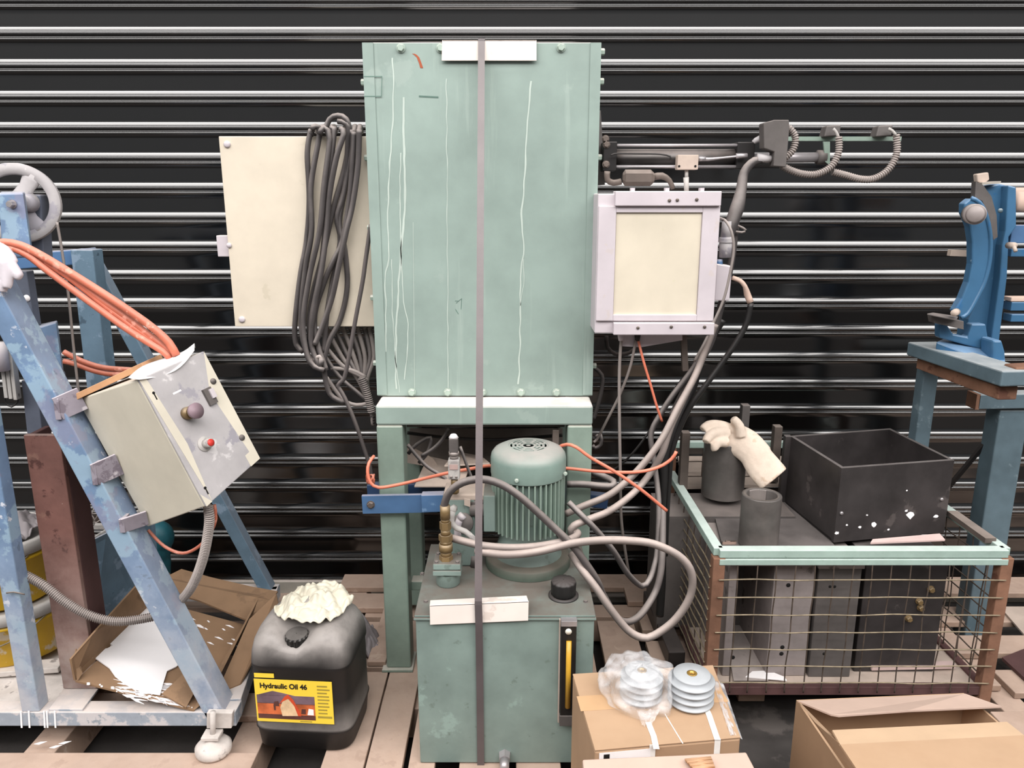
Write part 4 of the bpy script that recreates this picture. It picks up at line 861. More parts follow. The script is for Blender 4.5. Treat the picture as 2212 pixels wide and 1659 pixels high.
# wood strip and paper on top of the box
MB().bar(P(180, 850, 1.76), P(330, 780, 1.76), .014, .10, (0, 1, 0)).build('wood_strip', M['woodo'], cbx, bevel=.001)
pf, _ = spline([P(277, 816, 1.605), P(300, 820, 1.590), P(345, 813, 1.640), P(378, 801, 1.668), P(400, 783, 1.695), P(420, 757, 1.73)], 0)
nb = len(pf)-1
def sheet(u, v):
    q = pf[min(nb, int(u*nb+.5))]; b_ = P(318+104*u, 786-35*u, 1.745+.03*u)
    return q.lerp(b_, v)+V((0, 0, .010*math.sin(math.pi*v)*(.3+u)))
o = MB().grid(sheet, nb, 8).build('loose_paper', M['paper'], None, solid=.001)
tag(o, 'curled white paper lying on top of the tilted control box', 'paper')
# brackets
for px, py in ((160, 888), (240, 1030), (300, 1140)):
    t0 = P(px-36, py-4, 1.685); t1 = P(px+18, py-28 if py < 1100 else py-22, 1.72)
    hh = .055 if py < 1100 else .038
    MB().bar(t0, t1, hh, .006, (0, 1, .2)).build('bracket', M['worn'], cbx, bevel=.001)
    MB().bar(t0+V((0, -.002, 0)), t0+V((-.004, .035, 0)), hh*.9, .012, (1, 0, 0)).build('bracket', M['worn'], cbx, bevel=.001)
# conduits around the box
conduit('flexible_conduit', 'ribbed pale conduit dropping from the tilted box in a long curve to the upright', [(449, 1092, 1.66), (452, 1130, 1.66), (440, 1200, 1.68), (418, 1260, 1.72), (392, 1295, 1.76), (350, 1325, 1.775), (300, 1338, 1.765), (245, 1342, 1.75), (190, 1328, 1.74), (140, 1300, 1.735), (95, 1265, 1.735), (50, 1240, 1.74)], None, .0105, M['cablel'], pitch=.005)
hose('orange_lead', 'dusty orange lead sagging under the tilted control box', [(463, 1090, 1.70), (466, 1120, 1.70), (455, 1150, 1.72), (430, 1180, 1.74), (395, 1195, 1.75), (355, 1180, 1.76), (320, 1145, 1.77)], None, .004, M['orangeh'], 'cord')
# orange hoses
for i, (lb, q) in enumerate((('thick orange hose, uppermost of those arching to the tilted box', [(-30, 528), (10, 524), (45, 530), (90, 552), (150, 588), (220, 632), (280, 672), (330, 708), (365, 740), (381, 768)]),
        ('orange hose, middle one of those arching to the tilted box', [(-30, 536), (20, 531), (60, 545), (110, 572), (160, 603), (215, 645), (270, 683), (320, 722), (355, 750), (374, 772)]),
        ('orange hose, lowest of those arching to the tilted box', [(20, 533), (60, 552), (100, 583), (160, 628), (220, 672), (270, 708), (320, 740), (350, 758), (368, 775)]),
        ('dusty pink hose between the orange hoses above the tilted box', [(100, 568), (150, 600), (220, 655), (280, 700), (320, 728), (345, 752), (372, 778)]))):
    hose('orange_hose', lb, q, 1.73+.012*(i % 2), .0075 if i else .009, M['orangeh'], 'hose')
for lb, q in (('orange hose loop, upper one behind the blue slide block', [(138, 760), (160, 772), (190, 785), (230, 795), (300, 800)]), ('orange hose loop, lower one behind the blue slide block', [(138, 780), (165, 787), (200, 800), (240, 808), (290, 806)])):
    hose('orange_hose', lb, q, 2.07, .0075, M['orangeh'], 'hose')
# glove at left edge
def blob(name, label, tubes, m, vox, cat='glove', balls=()):
    mb = MB()
    for pts, r, fl in tubes: mb.tube(pts, r, 14, flat=fl, up=(0, 1, 0))
    for b in balls: mb.ball(*b)
    return tag(mb.build(name, m, remesh=vox), label, cat)
blob('work_glove', 'white dusty work glove hanging over the orange hoses at the left edge', [
    (PL([(-30, 545), (0, 560), (22, 580)], 1.69), [.035, .036, .026], .5),
    (PL([(12, 560), (28, 578), (40, 595), (46, 600)], 1.68), [.013, .012, .011, .009], 1),
    (PL([(10, 560), (15, 590), (16, 612), (15, 622)], 1.675), [.013, .012, .011, .009], 1),
    (PL([(0, 560), (3, 590), (6, 618), (5, 630)], 1.68), [.013, .012, .011, .009], 1),
    (PL([(-14, 560), (-9, 590), (-8, 610)], 1.69), [.013, .012, .010], 1)], M['glovew'], .0032)
# white hanging tubes at left
hc = thing('hanging_clamp', 'greyed ribbed clamp hanging behind the blue diagonal tube', 'clamp', tuple(P(30, 860, 1.92)))
for i, px in enumerate((14, 24, 34)): MB().bar(P(px-8, 760, 1.92), P(px+4, 858+i*2, 1.92), .009, .02).build('clamp_plate', M['greyl'], hc, bevel=.001)
MB().tube(PL([(10, 848), (12, 870), (25, 879), (38, 868), (40, 850)], 1.92), .002, 6).build('clamp_hook', M['blackr'], hc)
MB().cyl(P(-5, 740, 1.9), P(3, 800, 1.9), .02, .02, 16).build('clamp_body', M['lav'], hc)

# ---- stuff behind/below: buckets, crust board, blue bin, tray
def bucket(label, c, r, h, m, lid):
    t = thing('paint_bucket', label, 'bucket', tuple(c))
    MB().lathe(c, [(.0001, 0), (r*.88, 0), (r*.9, .004), (r*.96, h*.70), (r*1.02, h*.72), (r*1.02, h*.76), (r*.97, h*.78), (r*.985, h*.9)], seg=40).build('bucket_body', m, t)
    MB().lathe(c, [(r*1.0, h*.80), (r*1.05, h*.81), (r*1.04, h*.97), (r*1.01, h), (r*.93, h), (r*.92, h*.97), (.0001, h*.97)], seg=40).build('bucket_lid', lid, t)
    MB().tube([V(c)+V((r*1.03*math.cos(R(a)), r*1.03*math.sin(R(a)), h*.80-.06*math.sin(R((a+150)/120*180)))) for a in range(-150, -29, 15)], .0025, 6).build('bucket_handle', M['wire'], t)
    return t
bucket('yellow bucket with crusted grey lid, lower of the stacked pair', (-1.455, 2.03, .222), .158, .165, M['bucket'], M['greyl'])
bucket('yellow bucket with a grey rag on its lid, upper of the stacked pair', (-1.46, 2.02, .389), .140, .185, M['bucket'], M['greyl'])
rag('grey_rag', 'bunched grey rag on the upper yellow bucket', (-1.42, 2.0, .58), .09, .07, .05, M['ragg'], 5.5, .2, .577, .4, fold=.016)
cr = thing('crusted_boards', 'stack of plaster-crusted boards under the yellow buckets', 'board', (-1.45, 1.9, .14))
MB().box(-1.75, -1.18, 1.80, 2.25, .141, .165).build('crusted_board', M['crust'], cr, bevel=.003)
o = MB().grid(lambda u, v: V((-1.75+.6*u, 1.77+.45*v, .192+.010*noise.noise(V((u*9, v*8, 2)))-.02*(u**6))), 30, 24).build('crusted_sheet', M['crust'], cr, solid=.014)
MB().bar((-1.7, 1.86, .213), (-1.27, 1.92, .213), .016, .05).build('crusted_board', M['crust'], cr, bevel=.002)
# blue panel bin behind column
bn = thing('blue_bin', 'open blue-grey metal bin behind the brown column', 'bin', tuple(P(250, 1300, 2.3)))
w0, w1, w2_, w3 = P(190, 1165, 2.12), P(196, 1330, 2.12), P(300, 1330, 2.12), P(300, 1090, 2.30)
MB().slab([P(186, 1172, 2.10), P(230, 1150, 2.15), P(300, 1105, 2.30), P(330, 1100, 2.36), P(345, 1290, 2.36), P(300, 1300, 2.30), P(205, 1345, 2.10)], .005).build('bin_side', M['blue2'], bn)
MB().slab([P(186, 1172, 2.10), P(205, 1345, 2.10), P(100, 1345, 2.12), P(90, 1172, 2.12)], .005).build('bin_side', M['blue2'], bn)
MB().bar(P(186, 1172, 2.10), P(300, 1103, 2.30), .006, .01).build('bin_rim', M['greyl'], bn)
wb_ = thing('wire_basket', 'small bent wire basket behind the brown column', 'basket', tuple(P(230, 1120, 2.35)))
for q in ([(180, 1092), (240, 1088), (284, 1092), (280, 1106), (200, 1110)], [(185, 1098), (205, 1125), (190, 1150)], [(205, 1092), (190, 1135)], [(225, 1090), (195, 1140)], [(240, 1100), (210, 1128), (186, 1128)]):
    MB().tube(PL(q, 2.35), .002, 6).build('basket_wire', M['cablel'], wb_)
MB().bar(P(186, 1136, 2.38), P(250, 1138, 2.38), .014, .02).build('basket_rim', M['greyl'], wb_)
blob('teal_sack', 'dark teal sack standing behind the tilted control box', [], M['teal'], .006, 'sack', [(P(345, 1160, 2.5), .05, .05, .06), (P(335, 1190, 2.5), .055, .05, .06), (P(335, 1215, 2.5), .055, .05, .08), (P(332, 1230, 2.5), .06, .05, .10)])
rag('brown_paper_bag', 'brown paper bag crumpled beside the teal sack', P(350, 1285, 2.44)-V((0, 0, .05)), .07, .06, .14, M['cardw'], 4.2, .1, None, .45, cat='bag', fold=.012)

tr = thing('cardboard_tray', 'torn brown cardboard tray splashed with white paint inside the blue frame', 'tray', tuple(Q(300, 1480, .24)))
T = [P(163, 1470, 1.70), Q(420, 1534, .236), Q(538, 1352, .25), P(335, 1300, 2.10)]
tn = (T[1]-T[0]).cross(T[3]-T[0]).normalized(); tn = tn if tn.z > 0 else -tn
def onp(px, py, o=0):
    p1 = P(px, py, 2.0); d = p1-V((0, 0, 1.5)); t = (T[0]+tn*o-V((0, 0, 1.5))).dot(tn)/d.dot(tn); return V((0, 0, 1.5))+d*t
MB().slab([T[0], T[1], onp(538, 1352), onp(345, 1300)], .005, tn).build('tray_floor', M['cardw'], tr)
MB().slab([T[0], T[3], P(318, 1240, 2.10), P(208, 1362, 1.762), P(154, 1424, 1.70)], .005).build('tray_wall', M['cardw'], tr)
MB().slab([T[0]+V((.004, 0, 0)), P(154, 1424, 1.72)+V((.004, 0, 0)), P(163, 1402, 1.75), P(176, 1455, 1.715)], .004).build('tray_wall', M['cardw'], tr)
MB().slab([onp(420, 1534), onp(538, 1352), onp(538, 1352)+V((.035, 0, .09)), onp(420, 1534)+V((.03, .02, .02))], .005).build('tray_wall', M['cardw'], tr)
MB().slab([P(352, 1252, 2.25), P(392, 1232, 2.30), P(500, 1262, 2.30), P(600, 1280, 2.22), P(585, 1300, 2.16), P(540, 1345, 2.06), P(430, 1300, 2.15), P(395, 1290, 2.18)], .005).build('tray_flap', M['cardw'], tr)
MB().slab([P(540, 1340, 2.0), P(598, 1285, 2.1), P(605, 1320, 1.98), P(520, 1480, 1.80), P(470, 1500, 1.76)], .005).build('tray_flap', M['cardw'], tr)
MB().slab([onp(350, 1498, .012), onp(402, 1528, .006), onp(438, 1462, .03), onp(410, 1442, .03)], .005).build('tray_flap', M['cardw'], tr)
wsx = [(227, 1383), (256, 1348), (300, 1305), (330, 1285), (345, 1310), (352, 1345), (362, 1362), (389, 1417), (398, 1426), (380, 1440), (361, 1449), (352, 1478), (346, 1500), (320, 1496), (284, 1485), (262, 1470), (249, 1460), (236, 1442), (206, 1421), (212, 1404), (232, 1400), (244, 1394)]
o = MB().slab([onp(x, y, .006) for x, y in wsx], .003, tn).build('white_paint_skin', M['splash'], None); tag(o, 'torn sheet of dried white paint lying in the brown cardboard tray', 'sheet')
sp_ = MB()
rs = random.Random(5)
for i in range(60):
    x = rs.uniform(245, 372); y = 1462+rs.uniform(0, 42)+(x-245)*.12
    x2 = x+rs.uniform(14, 55); dy_ = rs.uniform(2, 14); w_ = rs.uniform(.8, 4)
    sp_.slab([onp(x, y, .0015), onp(x+(x2-x)*.4, y+dy_*.3+w_, .0015), onp(x2, y+dy_, .0015), onp(x+(x2-x)*.5, y+dy_*.5-w_*.6, .0015)], .001, tn)
for i in range(30):
    x = rs.uniform(185, 415); y = 1474+(x-185)*.23+rs.uniform(-8, 5); r_ = rs.uniform(1, 3.6)
    sp_.slab([onp(x+r_*math.cos(t)*(1.5 if k % 2 else .9), y+r_*math.sin(t)*.8, .0015) for k, t in enumerate([j*math.pi/4 for j in range(8)])], .001, tn)
sp_.build('paint_splatter', M['splash'], tr)['kind'] = 'stuff'
sp2 = MB()
for i in range(16):
    x = rs.uniform(405, 520); y = 1330+rs.uniform(0, 60)+(x-430)*.3; l = rs.uniform(3, 12)
    sp2.slab([onp(x-l, y-2, .002), onp(x, y+2, .002), onp(x+l, y+l*.5, .002), onp(x, y-1.5, .002)], .001, tn)
sp2.build('paint_splatter', M['splash'], tr)['kind'] = 'stuff'
for i in range(5):
    x, y = 90+i*22+rs.uniform(-8, 8), 1612+rs.uniform(-8, 10); c = Q(x, y, .142)
    MB().slab([c+V((-.012, -.004, 0)), c+V((.002, -.006, 0)), c+V((.016, .006, 0)), c+V((.0, .004, 0))], .001, (0, 0, 1)).build('paint_splatter', M['splash'], fr) if i < 3 else None
MB().slab([Q(95, 1607, .10), Q(128, 1607, .10), Q(150, 1574, .10), Q(112, 1574, .10)], .004, (0, 0, 1)).build('lath_scrap', M['splash'], fr)

# ================================================================ RIGHT: WIRE CRATE
cr = thing('wire_crate', 'rusty wire mesh crate with mint green top rails at the right', 'crate', (1.0, 2.15, .14))
RZ = .587
c1, c2 = Q(1552, 1192, RZ), Q(2172, 1192, RZ)      # front left/right top
c4, c3 = Q(1447, 1020, RZ), Q(2052, 1107, RZ)
c3 = c2+(c4-c1)+V((.012, -.12, 0))
c4b = c4; c3b = c2+(c4-c1)
ZB = .175
mb = MB().bar(c1, c2, .03, .022, (0, 0, 1)).build('top_rail', M['mint'], cr, bevel=.002)
MB().bar(c1+V((0, -.012, -.022)), c2+V((0, -.012, -.022)), .012, .016, (0, 0, 1)).build('rail_lip', M['mint'], cr, bevel=.001)
MB().bar(c1, c4, .026, .022, (0, 0, 1)).build('top_rail', M['mint'], cr, bevel=.002)
MB().bar(c2, c3b, .026, .022, (0, 0, 1)).build('top_rail', M['mint'], cr, bevel=.002)
bz = V((0, 0, .10))
MB().bar(c4+bz, c3b+bz, .022, .022, (0, 0, 1)).build('rear_rail', M['mint'], cr, bevel=.002)
for c, hh in ((c1, 0), (c2, 0), (c4, .1), (c3b, .1)):
    MB().bar(V((c.x, c.y, .142)), V((c.x, c.y, RZ-.012+hh)), .032, .032, (0, 1, 0)).build('corner_post', M['rust2'], cr, bevel=.002)
for a_, b_ in ((c1, c2), (c2, c3b), (c3b, c4), (c4, c1)):
    MB().bar(V((a_.x, a_.y, ZB)), V((b_.x, b_.y, ZB)), .022, .026, (0, 0, 1)).build('bottom_rail', M['rustdark'], cr, bevel=.002)
MB().slab([V((c.x, c.y, ZB+.005)) for c in (c1, c2, c3b, c4)], .006, (0, 0, 1)).build('crate_floor', M['board'], cr)
def wires(a_, b_, nv, nh, z0, z1, off, m1, m2, wob=.002):
    d = (b_-a_); L_ = d.length; dn = d.normalized(); nn = V((dn.y, -dn.x, 0))
    for i in range(1, nv):
        t = i/nv; p = a_.lerp(b_, t)+nn*off; q = []
        for k in range(6):
            z = z0+(z1-z0)*k/5; q.append(V((p.x, p.y, z))+dn*(wob*noise.noise(V((i*3.3, k*1.3, off*10)))*2)+nn*(.0018*(-1)**k))
        MB().tube(q, .0019, 6).build('wire', m2, cr)
    for j in range(nh):
        z = z1-(z1-z0)*(j+1)/(nh+.6); q = []
        for k in range(9):
            p = a_.lerp(b_, k/8*1.0)+nn*(off+.003); q.append(V((p.x, p.y, z+wob*1.6*noise.noise(V((k*1.7, j*2.1, 4)))))+nn*(.001*(-1)**k))
        MB().tube(q, .0021, 6).build('wire', m1, cr)
wires(c1, c2, 15, 7, ZB, RZ-.02, .016, M['wire'], M['wired'])
wires(c4, c1, 9, 12, ZB, RZ-.01, .014, M['wire'], M['wired'])
wires(c2, c3b, 9, 8, ZB, RZ-.01, .0, M['wired'], M['wired'])
wires(c4, c3b, 14, 9, ZB, RZ+.09, .0, M['wired'], M['wired'])
# contents
def boxthing(name, label, cat, pts, m, bevel=.002):
    return tag(MB().hexa(pts).build(name, m, bevel=bevel), label, cat)
zf = ZB+.006
def col(px0, px1, Y0, Y1, z0, z1):
    x0 = P(px0, 1250, Y0).x; x1 = P(px1, 1250, Y0).x
    return [(x0, Y0, z0), (x1, Y0, z0), (x1, Y1, z0), (x0, Y1, z0), (x0, Y0, z1), (x1, Y0, z1), (x1, Y1, z1), (x0, Y1, z1)]
fs_ = thing('steel_frame_section', 'grey steel portal section standing in the left of the wire crate', 'steel section', (.75, 2.0, zf))
FYc = c1.y+.05
for q in ((1575, 1592, FYc, FYc+.30, zf, .52), (1672, 1760, FYc, FYc+.30, zf, .52)):
    MB().hexa(col(*q)).build('section_web', M['gsteel'], fs_, bevel=.002)
MB().hexa(col(1575, 1760, FYc-.003, FYc+.30, .521, .535)).build('section_top', M['gsteel'], fs_, bevel=.002)
MB().hexa(col(1575, 1672, FYc+.29, FYc+.30, zf, .52)).build('section_back', M['black'], fs_)
for px, py in ((1703, 1264), (1690, 1398), (1688, 1412), (1583, 1420)):
    MB().lathe(P(px, py, FYc-.0005), [(.006, 0), (.006, .0006), (.0001, .0006)], (0, -1, 0), 12).build('bolt_hole', M['hole'], fs_)
ds = thing('dark_steel_section', 'dark upright steel section beside the grey portal in the wire crate', 'steel section', (.85, 2.0, zf))
MB().hexa(col(1768, 1860, FYc-.005, FYc+.25, zf, .515)).build('section_body', M['dgrey'], ds, bevel=.002)
MB().hexa(col(1766, 1866, FYc-.01, FYc+.25, .516, .532)).build('section_top', M['gsteel'], ds, bevel=.002)
for px, py in ((1793, 1267), (1803, 1267), (1780, 1412)):
    MB().lathe(P(px, py, FYc-.0055), [(.004, 0), (.004, .0006), (.0001, .0006)], (0, -1, 0), 12).build('bolt_hole', M['hole'], ds)
bs2 = thing('black_steel_box', 'large brown-black steel box in the right half of the wire crate', 'box', (1.1, 2.05, zf))
MB().hexa(col(1868, 2045, FYc+.02, FYc+.36, zf, .535)).build('box_shell', M['slate'], bs2, bevel=.002)
for px, py in ((1985, 1298), (1988, 1312), (1962, 1335), (2010, 1272)): hexbolt(P(px, py, FYc+.019), (0, -1, 0), .008, .012, M['brass'], bs2)
MB().box(P(1985, 0, FYc).x-.02, P(1985, 0, FYc).x+.01, FYc+.008, FYc+.019, P(0, 1340, FYc).z, P(0, 1270, FYc).z).build('latch_plate', M['brown'], bs2, bevel=.001)
tag(MB().slab([Q(1610, 1462, ZB+.016), Q(1700, 1470, ZB+.016), Q(1695, 1462, ZB+.016), Q(1660, 1448, ZB+.016), Q(1625, 1450, ZB+.016)], .002, (0, 0, 1)).build('paper_scrap', M['paper']), 'white paper scrap on the crate floor behind the front mesh', 'paper')
tag(MB().slab([Q(1585, 1300+170, ZB+.013), Q(1660, 1470, ZB+.013), Q(1600, 1330, ZB+.013), Q(1560, 1330, ZB+.013)], .002, (0, 0, 1)).build('floor_plate', M['gsteel']), 'grey plate on the crate floor at its left front corner', 'plate')
tag(MB().bar(Q(1880, 1440, ZB+.02), Q(2060, 1436, ZB+.02), .02, .012, (0, 0, 1)).build('timber_strip', M['pink']), 'pale timber strip on the crate floor in front of the black steel box', 'strip')
# black plate on top
pt = [Q(1560, 1178, .545), Q(1805, 1180, .545), Q(1712, 1062, .553), Q(1530, 1062, .553)]
tag(MB().slab(pt, .008, (0, 0, 1)).build('black_plate', M['slate'], bevel=.001), 'flat black steel plate lying across the crate contents', 'plate')
bp2 = [Q(1475, 1050, .570), Q(1700, 1045, .570), Q(1700, 975, .575), Q(1462, 975, .575)]
tag(MB().slab(bp2, .012, (0, 0, 1)).build('dusty_plate', M['board'], bevel=.001), 'dusty beige board at the back of the crate under the large cylinder', 'board')
tag(MB().box(P(1480, 0, 2.2).x, .86, 2.17, 2.36, zf, .555).build('timber_block', M['dgrey']), 'dark block filling the rear left of the wire crate', 'block')
# cylinders
def ringpipe(name, label, c, r, ri, h, m):
    t = thing(name, label, 'pipe', tuple(c))
    MB().lathe(c, [(r, 0), (r, h*.985), (r*.985, h), (ri*1.02, h), (ri, h*.985), (ri, .002)], seg=48).build('pipe_wall', m, t)
    return t
cpt = P(1646, 1068, 2.0); t = ringpipe('steel_pipe_sleeve', 'short upright steel pipe sleeve nearest on the black plate', V((cpt.x, 2.0, .549)), .054, .041, cpt.z-.549, M['darksteel'])
c0 = V((cpt.x, 2.0, .549))
for a_ in range(8):
    th = R(60+a_*9); MB().obox(c0+V((.0405*math.cos(th), .0405*math.sin(th), cpt.z-.549-.02)), .0025, .0035, .018, Matrix.Rotation(th, 3, 'Z')).build('spline_tooth', M['cablel'], t)
MB().obox(P(1572, 1171, 1.95), .006, .003, .005).bar(P(1560, 1172, 1.95), P(1590, 1172, 1.95), .008, .008).build('hex_key', M['chrome'], t)
cp2 = P(1568, 950, 2.30)
ringpipe('steel_pipe_sleeve', 'larger upright steel cylinder under the suede glove', V((cp2.x, 2.30, .576)), .066, .05, cp2.z-.576, M['darksteel'])
# upright bars
for lb, px, y0, y1, Y, m in (('brown upright bar at the left rear of the crate', 1483, 935, 1050, 2.32, 'brown'), ('brown upright bar right of the suede glove', 1683, 922, 1050, 2.40, 'brown'), ('dark upright bar behind the suede glove', 1613, 876, 1030, 2.44, 'dgrey')):
    a_ = P(px, y0, Y); b_ = P(px, y1, Y); tag(MB().box(a_.x-.013, a_.x+.013, Y, Y+.03, .576, a_.z).build('upright_bar', M[m], bevel=.002), lb, 'bar')
# glove
blob('work_glove', 'cream suede work glove draped over the larger steel cylinder', [
    (PL([(1672, 1035, 2.16), (1650, 1010, 2.18), (1632, 985, 2.22)], None), [.050, .051, .047], .42),
    (PL([(1640, 990, 2.21), (1610, 960, 2.24), (1580, 945, 2.26), (1562, 940, 2.26)], None), [.047, .050, .048, .036], .45),
    (PL([(1570, 935, 2.24), (1545, 935, 2.22), (1530, 945, 2.21), (1524, 955, 2.20)], None), [.02, .017, .015, .012], 1),
    (PL([(1580, 928, 2.26), (1555, 918, 2.25), (1530, 918, 2.24), (1517, 928, 2.23)], None), [.018, .015, .014, .012], 1),
    (PL([(1570, 955, 2.22), (1552, 955, 2.21), (1544, 965, 2.20), (1545, 972, 2.20)], None), [.018, .016, .014, .012], 1),
    (PL([(1600, 942, 2.24), (1596, 920, 2.24), (1587, 908, 2.24), (1583, 903, 2.24)], None), [.02, .016, .014, .011], 1)], M['glove'], .0035)
# black open box
FL, FR, BL, BR = Q(1818, 1011, .772), Q(2062, 993.5, .772), Q(1706, 941, .772), Q(1923, 925, .772)
bx = thing('open_black_box', 'open-topped black panel box with paint spots standing on the crate', 'box', (FL.x, FL.y, .549))
def wall(a_, b_, inn, name='side_panel', z0=.549, z1=.772, t=.011):
    a_ = V((a_.x, a_.y, 0)); b_ = V((b_.x, b_.y, 0)); d = (b_-a_).normalized(); nn = V((-d.y, d.x, 0))*inn*t
    q = [a_, b_, b_+nn, a_+nn]; MB().hexa([V((p.x, p.y, z0)) for p in q]+[V((p.x, p.y, z1)) for p in q]).build(name, M['slate'], bx, bevel=.001)
wall(FL, FR, 1, 'front_panel'); wall(BL, BR, -1, 'rear_panel')
dn = (BL-FL).normalized()*.0115
wall(FL+dn, BL-dn, -1); wall(FR+dn, BR-dn, 1)
MB().slab([V((p.x, p.y, .556)) for p in (FL+dn, FR+dn, BR-dn, BL-dn)], .006, (0, 0, 1)).build('bottom_panel', M['slate'], bx)
dl = (BL-FL).normalized()
MB().bar(V((BL.x, BL.y, .549))-dl*-.006+V((-.006, 0, 0)), V((BL.x, BL.y, .772))+V((-.006, 0, 0)), .02, .02, (0, 1, 0)).build('corner_strip', M['slate'], bx, bevel=.001)
fd = (FR-FL).normalized(); nf2 = V((fd.y, -fd.x, 0))
for u_, z in ((.04, .638), (.93, .655)):
    c = FL.lerp(FR, u_); c = V((c.x, c.y, z)); MB().cyl(c, c+nf2*.004, .0055, .0045, 10).build('panel_screw', M['zinc'], bx)
for u_, z, r_ in ((.34, .595, .010), (.66, .613, .013), (.02, .578, .006), (.1, .60, .004), (.22, .59, .005), (.9, .603, .008), (.48, .575, .004), (.6, .69, .003), (.62, .628, .005), (.27, .625, .003)):
    c = FL.lerp(FR, u_); c = V((c.x, c.y, z))+nf2*.0008
    MB().slab([c+fd*(r_*math.cos(t)*rs.uniform(.6, 1.3))+V((0, 0, r_*math.sin(t)*rs.uniform(.5, 1.0))) for t in [j*math.pi/4.5 for j in range(9)]], .0007, nf2).build('paint_spot', M['splash'], bx)
tag(MB().slab([Q(1880, 1172, .552), Q(2042, 1165, .565), Q(2030, 1152, .57), Q(1885, 1164, .56)], .006, (0, 0, 1)).build('wood_strip', M['pink'], bevel=.001), 'pinkish wood strip lying in front of the open black box', 'strip')
tag(MB().bar(Q(2056, 1108, .60), Q(2140, 1168, .60), .03, .014, (0, 0, 1)).build('angle_iron', M['brown']), 'brown angle iron along the right inner side of the crate', 'bar')
tag(MB().bar(Q(1405, 1290, .168), Q(1462, 1425, .168), .05, .05, (0, 0, 1)).build('black_beam', M['black'], bevel=.003), 'black steel beam lying on the pallet boards left of the wire crate', 'beam')

# ================================================================ RIGHT MACHINE
rm = thing('blue_vice_machine', 'bright blue cast machine with curved arm on a blue-grey steel stand', 'machine', (1.5, 2.1, 0))
VY = 2.18
body = [(2128, 402), (2178, 402), (2196, 412), (2196, 505), (2183, 520), (2180, 560), (2165, 700), (2160, 735), (2168, 750), (2172, 785), (2040, 745), (2025, 735), (2060, 715), (2090, 690), (2110, 630), (2125, 560), (2140, 480)]
MB().slab(PL([(2116, 405), (2160, 397), (2180, 402), (2178, 500), (2165, 530), (2163, 600), (2150, 740), (2085, 735), (2092, 690), (2115, 640), (2135, 580), (2146, 500), (2140, 440)], VY), .05, (0, -1, 0)).build('cast_frame', M['bluecast'], rm, bevel=.004)
MB().slab(PL([(2178, 400), (2196, 404), (2196, 490), (2180, 512), (2178, 560), (2176, 600), (2158, 745), (2140, 745), (2160, 600), (2165, 530), (2172, 500)], VY-.03), .07, (0, -1, 0)).build('frame_web', M['bluecast'], rm, bevel=.004)
# base casting
b0 = [P(2022, 738, VY-.04), P(2145, 785, VY-.14), P(2172, 780, VY-.13), P(2170, 760, VY-.05), P(2060, 720, VY+.03)]
MB().slab(b0, .022, (0, 0, 1)).build('base_casting', M['bluecast'], rm, bevel=.004)
MB().slab(PL([(2030, 700), (2045, 700), (2060, 722), (2090, 728), (2100, 700), (2130, 700), (2140, 760), (2095, 748), (2030, 730)], VY-.055), .03, (0, -1, 0)).build('base_casting', M['bluecast'], rm, bevel=.004)
MB().slab(PL([(2145, 735), (2165, 735), (2172, 760), (2172, 782), (2145, 785)], VY-.12), .06, (0, -1, 0)).build('base_lug', M['bluecast'], rm, bevel=.006)
# curved arm (crescent)
outer = [(2098, 428), (2116, 438), (2130, 465), (2139, 510), (2138, 560), (2127, 608), (2108, 648), (2090, 678), (2076, 686)]
inner = [(2062, 672), (2078, 645), (2092, 610), (2100, 570), (2100, 525), (2095, 490), (2083, 460), (2083, 440)]
MB().slab(PL(outer+inner, VY-.075), .03, (0, -1, 0)).build('crescent_arm', M['bluecast'], rm, bevel=.004)
MB().tube(PL(outer, VY-.074), .006, 8).build('crescent_rim', M['bluecast'], rm)
MB().slab(PL([(2108, 392), (2124, 400), (2142, 425), (2153, 465), (2155, 512), (2146, 518), (2138, 470), (2122, 434), (2106, 426)], VY-.055), .02, (0, -1, 0)).build('gear_sector', M['dgrey'], rm)
c = P(2100, 462, VY-.105); MB().cyl(c, c+V((-.024, -.055, 0)), .026, .026, 28).cyl(c+V((-.024, -.055, 0)), c+V((-.028, -.062, 0)), .024, .018, 28).build('clamp_knob', M['gsteel'], rm)
MB().cyl(P(2066, 674, VY-.11), P(2061, 676, VY-.15), .010, .009, 14).build('pivot_pin', M['board'], rm)
MB().slab([P(2003, 677, VY-.12), P(2066, 690, VY-.14), P(2070, 683, VY-.06), P(2015, 675, VY-.05)], .004, (0, 0, 1)).slab(PL([(2015, 682), (2082, 694), (2082, 712), (2018, 698)], VY-.1), .03, (0, -1, 0)).build('feed_table', M['dgrey'], rm, bevel=.001)
MB().slab(PL([(2110, 376), (2136, 372), (2138, 388), (2128, 396), (2112, 394)], VY-.01), .02, (0, -1, 0)).build('top_nut', M['board'], rm, bevel=.003)
MB().bar(P(2110, 397, VY), P(2150, 394, VY), .006, .05).build('top_plate', M['rail'], rm)
MB().cyl(P(2178, 530, VY-.07), P(2192, 530, VY-.10), .009, .008, 8).cyl(P(2190, 532, VY-.10), P(2194, 543, VY-.11), .005, .005, 8).build('clamp_bolt', M['board'], rm)
MB().lathe(P(2160, 455, VY-.051), [(.006, 0), (.006, .004), (.0001, .004)], (0, -1, 0), 10).build('frame_bolt', M['bluesteel'], rm)
MB().bar(P(2050, 546, VY+.1), P(2100, 548, VY+.1), .018, .02).build('stop_bar', M['board'], rm, bevel=.001)
MB().cyl(P(2190, 435, VY), P(2290, 440, VY), .028, .028, 24).cyl(P(2190, 413, VY+.05), P(2290, 413, VY+.05), .01, .01, 12).build('copper_shaft', M['cardp'], rm)
